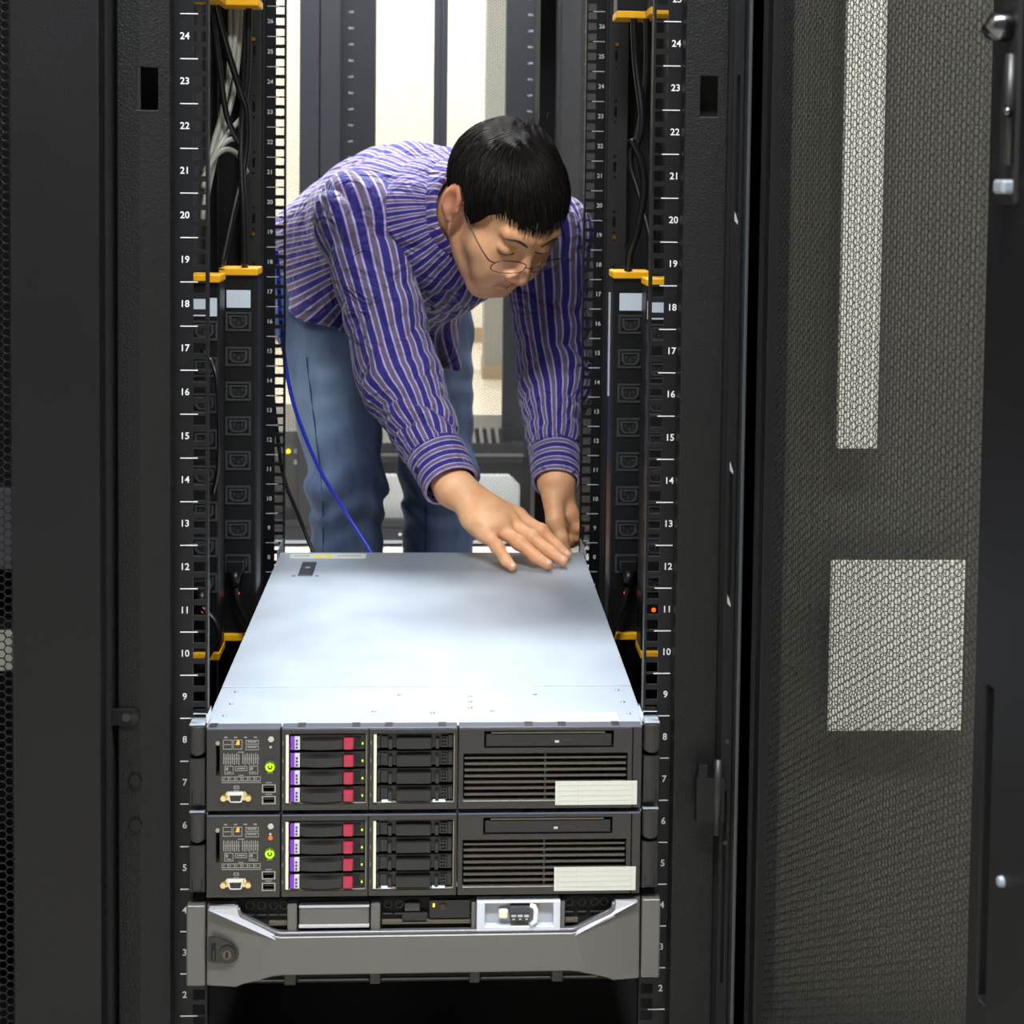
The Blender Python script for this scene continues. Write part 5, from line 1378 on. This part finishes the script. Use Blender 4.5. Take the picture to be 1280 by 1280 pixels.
def scalp(dirs, lift):
    r = V3(0.0880, 0.1060, 0.0790)
    return V3(0, -0.014, 0.030)+dirs*r*(1+lift)
t1 = unit(np.cross(WH, V3(1, 0, 0))); t2 = np.cross(WH, t1)
for i in range(3600):
    phi = rs_.rand()*2*math.pi; th0 = 0.03+rs_.rand()**0.8*1.55; ln = 0.35+0.35*rs_.rand()
    m_ = 7; pts = []
    lift0 = 0.004+0.028*rs_.rand()**2; curl = (rs_.rand()-0.5)*0.5
    ok = True
    for j in range(m_):
        th = th0+ln*j/(m_-1); ph = phi+0.25*th+curl*(j/(m_-1))*0.5
        d = WH*math.cos(th)+(t1*math.cos(ph)+t2*math.sin(ph))*math.sin(th)
        lift = lift0*math.sin(math.pi*min(1, j/(m_-1)*0.8+0.1))+0.004
        pts.append(scalp(d, lift))
    P = np.array(pts); hl = hairline(P)
    if (P[:5, 2] < hl[:5]-0.004).any(): continue
    low = P[:, 2] < hl-0.006-0.008*rs_.rand()
    if low.any():
        k = int(np.argmax(low)); 
        if k < 3: continue
        P = P[:k]
    Pw = HC+P@HM; mm = len(Pw)
    ax = np.gradient(Pw, axis=0); ax /= np.linalg.norm(ax, axis=1)[:, None]
    nr_ = Pw-HC; sd_ = np.cross(ax, nr_); sd_ /= np.linalg.norm(sd_, axis=1)[:, None]; up_ = np.cross(sd_, ax)
    wd = 0.0011*(1-np.linspace(0, 1, mm)**2*0.85)
    ring = np.stack([Pw+sd_*wd[:, None], Pw+up_*wd[:, None]*0.9, Pw-sd_*wd[:, None]], 1).reshape(-1, 3)
    q = []
    for j in range(mm-1):
        for k in range(3): q.append((3*j+k, 3*j+(k+1) % 3, 3*j+3+(k+1) % 3, 3*j+3+k))
    sv.append(ring.astype(f32)); sq.append(np.array(q)+off); off += len(ring)
# a few loose locks standing up at the whorl and falling on the forehead
def lock(pts, r=0.0009):
    global off
    Pw = np.array([tuple(v) for v in spline([tuple(head_w(q)) for q in pts], 5)], f32); mm = len(Pw)
    ax = np.gradient(Pw, axis=0); ax /= np.linalg.norm(ax, axis=1)[:, None]
    sd_ = np.cross(ax, V3(0.3, 0.5, 0.8)); sd_ /= np.linalg.norm(sd_, axis=1)[:, None]; up_ = np.cross(sd_, ax)
    wd = r*(1-np.linspace(0, 1, mm)*0.85)
    ring = np.stack([Pw+sd_*wd[:, None], Pw+up_*wd[:, None], Pw-sd_*wd[:, None]], 1).reshape(-1, 3)
    q = [(3*j+k, 3*j+(k+1) % 3, 3*j+3+(k+1) % 3, 3*j+3+k) for j in range(mm-1) for k in range(3)]
    sv.append(ring); sq.append(np.array(q)+off); off += len(ring)
for i in range(26):
    a = rs_.rand()*6.28; b_ = 0.6+0.8*rs_.rand(); x = -0.012+0.012*rs_.normal()
    lock([(x, -0.050, 0.096), (x-0.004*b_+0.006*math.cos(a), -0.062, 0.106+0.004*b_), (x-0.016*b_, -0.080-0.006*math.sin(a), 0.106+0.006*b_), (x-0.030*b_, -0.098, 0.094+0.012*rs_.rand())], 0.0006)
for i in range(26):
    x = 0.004+0.050*(rs_.rand()-0.5); 
    lock([(x*1.1, 0.060, 0.076), (x*1.05, 0.081, 0.064), (x, 0.0895, 0.056), (x-0.004+0.006*rs_.rand(), 0.0925, 0.047-0.010*rs_.rand())], 0.0008)
me = np_mesh('hair', np.concatenate(sv), np.concatenate(sq))
qc_ = (VHr-HC)@HM.T-V3(0, -0.014, 0.030)
sa_ = np.arctan2(qc_@t2, qc_@t1)*22.0
attr(me, 'strand', np.concatenate([sa_]+[np.full(len(v), i*0.37 % 50, f32) for i, v in enumerate(sv[1:])]))
def hair_material():
    m, nt, b = nodes_of('black_hair')
    at = nt.nodes.new('ShaderNodeAttribute'); at.attribute_name = 'strand'
    n = nt.nodes.new('ShaderNodeTexNoise'); n.noise_dimensions = '1D'; n.inputs['Scale'].default_value = 1.0; n.inputs['Detail'].default_value = 3
    nt.links.new(at.outputs['Fac'], n.inputs['W'])
    cr = nt.nodes.new('ShaderNodeValToRGB'); cr.color_ramp.elements[0].position = 0.35; cr.color_ramp.elements[0].color = srgb(9, 7, 7); cr.color_ramp.elements[1].position = 0.75; cr.color_ramp.elements[1].color = srgb(34, 27, 23)
    nt.links.new(n.outputs[0], cr.inputs[0]); nt.links.new(cr.outputs[0], b.inputs['Base Color'])
    bp = nt.nodes.new('ShaderNodeBump'); bp.inputs['Strength'].default_value = 1.0; bp.inputs['Distance'].default_value = 0.004
    nt.links.new(n.outputs[0], bp.inputs['Height']); nt.links.new(bp.outputs[0], b.inputs['Normal'])
    df = nt.nodes.new('ShaderNodeBsdfDiffuse'); gs = nt.nodes.new('ShaderNodeBsdfGlossy'); ad = nt.nodes.new('ShaderNodeAddShader')
    gs.inputs['Color'].default_value = (0.016, 0.0155, 0.015, 1); gs.inputs['Roughness'].default_value = 0.45
    nt.links.new(cr.outputs[0], df.inputs['Color'])
    for q in (df, gs): nt.links.new(bp.outputs[0], q.inputs['Normal'])
    nt.links.new(df.outputs[0], ad.inputs[0]); nt.links.new(gs.outputs[0], ad.inputs[1]); nt.links.new(ad.outputs[0], nt.nodes['Material Output'].inputs[0])
    return m
hair = put('hair', me, hair_material(), person, smooth=True, label='short black hair, whorl at the crown')

# ---- brows, lashes, glasses
BROW = mat('dark_brow', (66, 46, 36), 0.6)
def onface(x, u_, lift=0.0, fn=f_head):
    o = V3(*head_w((x, 0.16, u_))); h_ = to_surface(o, -Fh, fn)
    return h_+Fh*lift
for s_ in (-1, 1):
    pts = [onface(s_*x, u_, 0.0006) for x, u_ in ((0.012, 0.028), (0.020, 0.0325), (0.030, 0.0355), (0.040, 0.0345), (0.048, 0.0295))]
    put('eyebrow', MB().tube([tuple(v) for v in spline([tuple(p) for p in pts], 4)], [0.0008+0.0013*math.sin(math.pi*min(1, 0.15+k/16*0.85)) for k in range(17)], 6), BROW, person, smooth=True)
    pts = [onface(s_*x, u_, 0.0004) for x, u_ in ((0.019, 0.0035), (0.025, 0.0005), (0.032, -0.0005), (0.039, 0.0010), (0.045, 0.0045))]
    put('eyelash', MB().tube([tuple(v) for v in spline([tuple(p) for p in pts], 4)], 0.0011, 6), mat('dark_lash', (30, 20, 18), 0.5), person, smooth=True)
gl = empty('glasses', tuple(head_w((0, 0.11, 0.0)))); gl.parent = person; gl['label'] = 'thin metal-rimmed glasses'
bpy.context.view_layer.update()
def gput(name, mb, m, **kw):
    o_ = V3(*gl.location); mb.v = [tuple(V3(*v)-o_) for v in mb.v]
    return put(name, mb, m, gl, **kw)
RIM = mat('bronze_wire', (110, 92, 74), 0.25, 0.9)
glass, gnt, gb = nodes_of('clear_lens')
gb.inputs['Transmission Weight'].default_value = 1.0; gb.inputs['Roughness'].default_value = 0.02; gb.inputs['IOR'].default_value = 1.25
gb.inputs['Base Color'].default_value = (1, 1, 1, 1)
for s_ in (-1, 1):
    def lp(a, k=1.0):
        x = 0.0335+0.0265*k*math.copysign(abs(math.cos(a))**0.8, math.cos(a)); u_ = -0.003+0.0165*k*math.copysign(abs(math.sin(a))**0.8, math.sin(a))
        return V3(*head_w((s_*x, 0.1075-0.0045*((x-0.0335)/0.0265)**1*1.0+u_*0.10, u_)))
    ring = [tuple(lp(2*math.pi*k/28)) for k in range(29)]
    gput('rim', MB().tube(ring, 0.0008, 6), RIM, smooth=True)
    vs = [lp(2*math.pi*k/28, 0.985) for k in range(28)]; nF = Fh*0.0007
    mb = MB(); c0 = sum(vs)/28
    vv = [v+nF for v in vs]+[v-nF for v in vs]
    fs = [tuple(range(28)), tuple(range(55, 27, -1))]+[(k, (k+1) % 28, 28+(k+1) % 28, 28+k) for k in range(28)]
    gput('lens', mb.add(vv, fs), glass)
    tp = [head_w((s_*0.0600, 0.1030, 0.004)), head_w((s_*0.0690, 0.0960, 0.005)), head_w((s_*0.0780, 0.0600, 0.009)), head_w((s_*0.0810, 0.0150, 0.014)), head_w((s_*0.0820, -0.012, 0.020))]
    gput('temple', MB().tube(spline([tuple(q) for q in tp], 6), 0.0011, 6), mat('dark_wire', (60, 50, 44), 0.3, 0.6), smooth=True)
gput('bridge', MB().tube(spline([tuple(head_w(q)) for q in ((-0.0085, 0.1105, -0.001), (0.0, 0.1150, 0.002), (0.0085, 0.1105, -0.001))], 6), 0.0009, 6), RIM, smooth=True)
